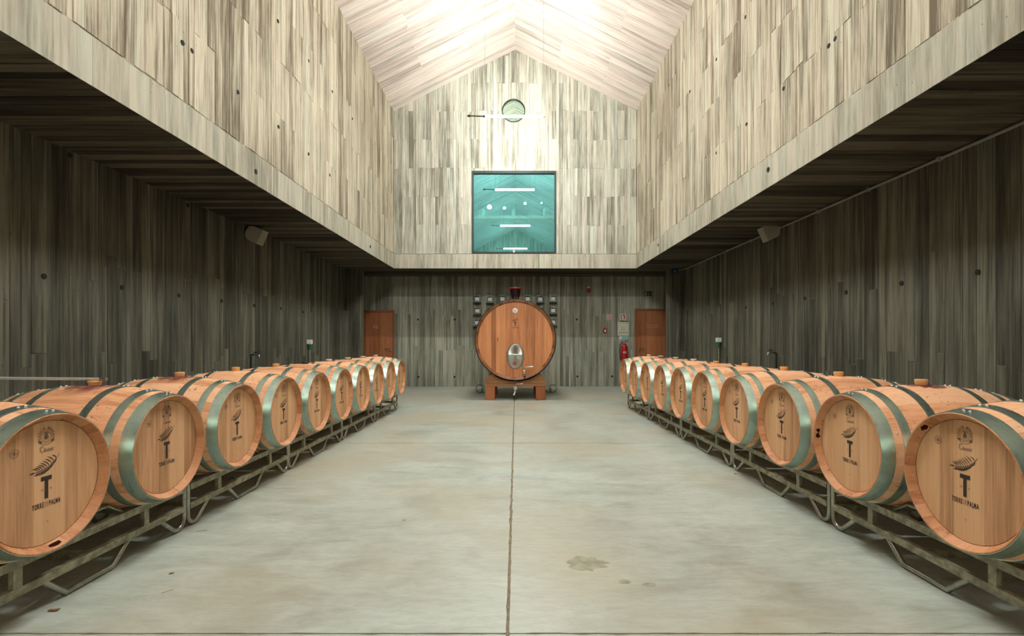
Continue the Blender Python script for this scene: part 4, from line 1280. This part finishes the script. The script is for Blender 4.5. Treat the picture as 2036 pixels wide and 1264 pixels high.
mb.flat([(0.07, -0.04), (0.092, -0.04), (0.092, 0.045), (0.07, 0.045)], f1)
ring(mb, 0.005, 0.028, 0.0005, 0.009, f1, n=10)
mb.flat([(-0.01, -0.02), (0.014, -0.02), (0.020, 0.016), (-0.006, 0.016)], f1); mb.flat([(-0.028, -0.04), (-0.018, -0.04), (0.004, -0.018), (-0.008, -0.014)], f1); mb.flat([(0.014, -0.04), (0.024, -0.04), (0.014, -0.016), (0.004, -0.018)], f1)
mb.build('symbol', M_exitpale, s5)

# extinguisher
x, y, z = bw(1239.5, 697)
ext = thing('fire_extinguisher', 'red fire extinguisher hanging on the wall behind the farthest right barrel', 'fire extinguisher', (x, YW - 0.11, 0.66))
mb = MB(); mb.lathe([(0.084, 0.02), (0.088, 0.0), (0.088, 0.03), (0.088, 0.40), (0.082, 0.44), (0.06, 0.475), (0.030, 0.495), (0.028, 0.51), (0.001, 0.51)], 28, cap=False); mb.build('cylinder', M_red, ext, True)
mb = MB(); mb.lathe([(0.024, 0.505), (0.026, 0.54), (0.016, 0.56), (0.001, 0.56)], 14, cap=False); mb.build('valve', M_steel, ext, True)
mb = MB(); mb.tube([(-0.01, -0.01, 0.555), (0.05, -0.02, 0.585), (0.12, -0.03, 0.60)], 0.010, 8); mb.tube([(0.0, -0.01, 0.54), (0.06, -0.02, 0.55), (0.11, -0.03, 0.545)], 0.008, 8); mb.build('handle', M_black, ext, True)
mb = MB(); mb.tube([(-0.01, -0.01, 0.53), (-0.07, -0.02, 0.535), (-0.115, -0.02, 0.47), (-0.125, -0.02, 0.35), (-0.115, -0.02, 0.2), (-0.10, -0.02, 0.06)], 0.013, 10); mb.build('hose', M_black, ext, True)
fe = lambda a, b: (0.0885 * math.sin(a / 0.0885), -0.0885 * math.cos(a / 0.0885), b)
mb = MB(); put_text(mb, 'ABC', 0.0, 0.27, 0.055, 0.11, fe, 0.01); mb.build('lettering', M_paper, ext)
mb = MB(); mb.box(-0.03, 0.03, 0.085, 0.103, 0.36, 0.46); mb.build('wall_bracket', M_dark, ext)

# conduits, siren, call point
x1_, _, zc_ = bw(1203, 549.5)
cd = thing('wall_conduit', 'thin grey conduit under the soffit with two drops on the back wall', 'conduit', (0, YW - 0.016, 0))
zt_ = ZS - 0.035
mb = MB(); mb.tube([(1.2, 0, zt_), (x1_, 0, zt_), (x1_, 0, bw(1203, 648)[2])], 0.0085, 8); mb.build('main_run', M_conduit, cd, True)
xs_ = bw(1170, 577)[0]
mb = MB(); mb.tube([(xs_, 0, zt_), (xs_, 0, bw(1170, 572)[2])], 0.0085, 8); mb.build('siren_drop', M_conduit, cd, True)
for q in (0.45, 1.0):
    mb = MB(); mb.box(x1_ - 0.02, x1_ + 0.02, -0.011, 0.008, zt_ - q - .006, zt_ - q + .006); mb.build('clip', M_conduit, cd)
x, y, z = bw(1170, 577.5)
sr = thing('alarm_siren', 'round dark red alarm siren high on the back wall', 'siren', (x, YW - 0.007, z))
mm = Matrix.Rotation(PI / 2, 4, 'X')
mb = MB(); mb.lathe([(0.062, 0), (0.062, 0.03), (0.055, 0.045), (0.001, 0.045)], 24, mm, cap=False); mb.build('base', M_darkred, sr, True)
mb = MB(); mb.lathe([(0.048, 0.045), (0.045, 0.07), (0.03, 0.09), (0.001, 0.096)], 24, mm, cap=False); mb.build('dome', M_red, sr, True)
mb = MB(); mb.box(-0.025, 0.03, -0.04, 0, 0.06, 0.10); mb.build('gland', M_paper, sr)
x, y, z = bw(1202.5, 657.5)
cp = thing('call_point', 'small red fire alarm call point at the foot of the conduit', 'alarm button', (x, YW - 0.007, z))
mb = MB(); mb.rbox(-0.045, 0.045, -0.05, 0, -0.055, 0.055, 0.006); mb.build('housing', M_red, cp)
mb = MB(); mb.box(-0.024, 0.024, -0.053, -0.049, -0.028, 0.026); mb.build('glass_button', M_white, cp)
mb = MB(); mb.box(-0.03, 0.03, -0.04, 0, 0.056, 0.085); mb.build('gland', M_red2, cp)

# cable tray along the right soffit corner and the blue dome
tr = thing('soffit_conduit', 'long grey conduit in the corner of right wall and soffit', 'conduit', (XR - 0.024, 0, ZS - 0.03))
mb = MB(); mb.tube([(0, 0.5, 0), (0, YG - 0.02, 0), (-0.26, YG - 0.022, 0)], 0.015, 8); mb.build('run', M_conduit, tr, True)
for k in range(12):
    mb = MB(); mb.box(-0.018, 0.017, 0.9 + k * 0.95, 0.94 + k * 0.95, -0.02, 0.02); mb.build('clip', M_conduit, tr)
x, y, z = at_y(1342, 538.5, YG)
bd = thing('blue_dome_beacon', 'small blue glossy dome on the right wall return under the soffit', 'beacon', (x, YG - 0.007, z))
mb = MB(); mb.lathe([(0.07, 0), (0.07, 0.025), (0.06, 0.03)], 24, mm); mb.build('base', M_dark, bd, True)
mb = MB(); mb.lathe([(0.058, 0.03), (0.055, 0.06), (0.035, 0.085), (0.001, 0.092)], 24, mm, cap=False); mb.build('dome', M_blue, bd, True)

# speakers
for s, px, py in ((-1, 508, 467), (1, 1531, 461)):
    X = XL if s < 0 else XR
    xx = X - s * 0.13
    y = xx * F / (px - VX); z = CH - (py - VY) * y / F
    sp = thing('wall_speaker', f'beige loudspeaker under the soffit on the {"left" if s < 0 else "right"} wall', 'speaker', (xx, y, z), 0, 'beige wall speakers')
    M = Matrix.Rotation(s * math.radians(-24), 4, 'Y')
    prof = [(0.12, -0.115), (0.12, 0.115), (0.03, 0.115)] + [(-0.02 - 0.09 * math.sin(PI * k / 8), 0.115 * math.cos(PI * k / 8)) for k in range(9)] + [(0.03, -0.115)]
    mb = MB(); mb.prism(prof, lambda a, b, d: tuple(M @ Vector((-s * a, d, b))), -0.09, 0.09); mb.build('cabinet', M_cream, sp)
    mb = MB(); mb.prism([(0.121, -0.105), (0.121, 0.105), (0.126, 0.10), (0.126, -0.10)], lambda a, b, d: tuple(M @ Vector((-s * a, d, b))), -0.082, 0.082); mb.build('grille', M_cream2, sp)
    mb = MB(); mb.box(min(0, s * 0.129), max(0, s * 0.129), -0.035, 0.035, -0.02, 0.02); mb.build('bracket', M_cream, sp)
    mb = MB(); mb.box(s * 0.05 - 0.035, s * 0.05 + 0.035, -0.045, 0.045, 0.09, min(0.15, ZS - z - 0.006)); mb.build('mount', M_cream, sp)

# sockets on posts and standpipe taps
for s, px, py in ((-1, 616, 679), (1, 1429, 675)):
    X = (XL if s < 0 else XR) - s * 0.05
    y = X * F / (px - VX); z = CH - (py - VY) * y / F
    k = thing('socket_post', f'white socket box on steel post with green coupling, {"left" if s < 0 else "right"} wall', 'socket', (X, y, 0), 0, 'socket posts along the walls')
    mb = MB(); mb.tube([(0, 0, 0), (0, 0, z - 0.15)], 0.016, 10); mb.build('post', M_steel_br, k, True)
    mb = MB(); mb.tube([(0, 0, z - 0.16), (0, 0, z - 0.14), (0, 0, z - 0.05)], [0.025, 0.032, 0.034], 12); mb.build('coupling', M_green2, k, True)
    mb = MB(); mb.rbox(-0.048, 0.043, -0.045, 0.045, z - 0.05, z + 0.04, 0.006); mb.build('box', M_white, k)
for s, px, py in ((-1, 498.5, 705), (1, 1543.5, 701)):
    X = (XL if s < 0 else XR) - s * 0.05
    y = X * F / (px - VX); z = CH - (py - VY) * y / F
    k = thing('standpipe_tap', f'dark standpipe with small tap against the {"left" if s < 0 else "right"} wall', 'tap', (X, y, 0), 0, 'standpipe taps along the walls')
    mb = MB(); mb.tube([(0, 0, 0), (0, 0, z - 0.015), (-s * 0.015, 0, z), (-s * 0.10, 0, z + 0.004)], 0.013, 10); mb.build('pipe', M_dark, k, True)
    mb = MB(); mb.tube([(-s * 0.06, 0, z), (-s * 0.11, 0, z), (-s * 0.13, 0, z - 0.005), (-s * 0.135, 0, z - 0.05)], [0.018, 0.017, 0.013, 0.012], 10); mb.build('spout', M_steel, k, True)
    mb = MB(); mb.tube([(-s * 0.075, 0, z + 0.01), (-s * 0.075, 0, z + 0.035)], 0.007, 8); mb.tube([(-s * 0.045, 0, z + 0.036), (-s * 0.115, 0, z + 0.042)], 0.007, 8); mb.build('lever', M_dark, k, True)

# ------------------------------------------------------------------ formwork tie holes
def tie(parent, p, n, r=0.02):
    n = Vector(n); q = n.to_track_quat('Z', 'Y').to_matrix().to_4x4()
    mb = MB(); mb.lathe([(r * 1.25, -0.01), (r * 1.25, 0.0088), (r, 0.0095), (r * 0.9, 0.0090), (0.0005, 0.0088)], 14, Matrix.Translation(p) @ q, cap=False)
    mb.build('tie_hole', M_hole, parent, True)
for px, py in ((362, 85), (380, 101), (472, 183), (553, 252), (613, 306), (552, 42), (613, 121), (660, 182), (700, 236), (655, 348)): tie(up_left, at_x(px, py, UL - .012), (1, 0, 0), 0.018)
for px, py in ((1662, 77), (1649, 91), (1559, 176), (1485, 247), (1425, 304), (1483, 34), (1425, 118), (1372, 182)): tie(up_right, at_x(px, py, UR + .012), (-1, 0, 0), 0.018)
for px, py in ((508, 341), (736, 490)): tie(beam_left, at_x(px, py, UL), (1, 0, 0), 0.022)
for px, py in ((1528, 337), (1309, 487)): tie(beam_right, at_x(px, py, UR), (-1, 0, 0), 0.022)
for px, py in ((86, 549), (242, 571), (355, 587), (440, 598), (505, 607), (558, 613), (602, 620), (138, 309), (373, 408)): tie(wall_left, at_x(px, py, XL), (1, 0, 0))
for px, py in ((1945, 541), (1793, 563), (1683, 581), (1601, 593), (1537, 603), (1484, 611)): tie(wall_right, at_x(px, py, XR), (-1, 0, 0))
for px, py in ((831, 635), (832, 749), (904, 635), (904, 749), (1147, 635), (1148, 748), (1217, 748)): tie(wall_back, at_y(px, py, YW), (0, -1, 0), 0.022)

# ------------------------------------------------------------------ litter on the floor
def ground(px, py):
    y = CH * F / (py - VY); return ((px - VX) * y / F, y, 0)
p = ground(107, 1214)
lf = MB(); lf.prism(blob(0, 0, 0.026, 0.011, 14, 0.3, 0.25), lambda a, b, d: (a, b, d + 0.006 * (a / 0.026) ** 2), 0.0, 0.0015)
o = tag(lf.build('dry_leaf', M_leaf), 'small brown dry leaf on the floor near the front left rack', 'leaf'); o.location = (p[0], p[1], 0.0005)
for i, (px, py, an, ln, lab) in enumerate(((334, 1175, 0.9, 0.022, 'pale straw chip on the floor by the second left rack'), (401, 1055, 0.25, 0.03, 'pale straw chip on the floor near the left rack junction'), (341, 1140, 0.3, 0.012, 'tiny dark chip on the floor left of the centre joint'), (803, 1034, 0.2, 0.010, 'small pale crumb in the middle of the left floor slab'), (1462, 942, 0.4, 0.014, 'small dark crumb by the right rack feet'))):
    p = ground(px, py)
    mb = MB(); mb.prism(blob(0, 0, ln, 0.0035 if ln > 0.015 else ln * 0.6, 10, 0.2, an), lambda a, b, d: (a, b, d), 0.0, 0.003)
    o = tag(mb.build('wood_chip', M_straw if 'pale' in lab else M_leaf), lab, 'chip', 'chips on the floor'); o.location = (p[0], p[1], 0.0003)
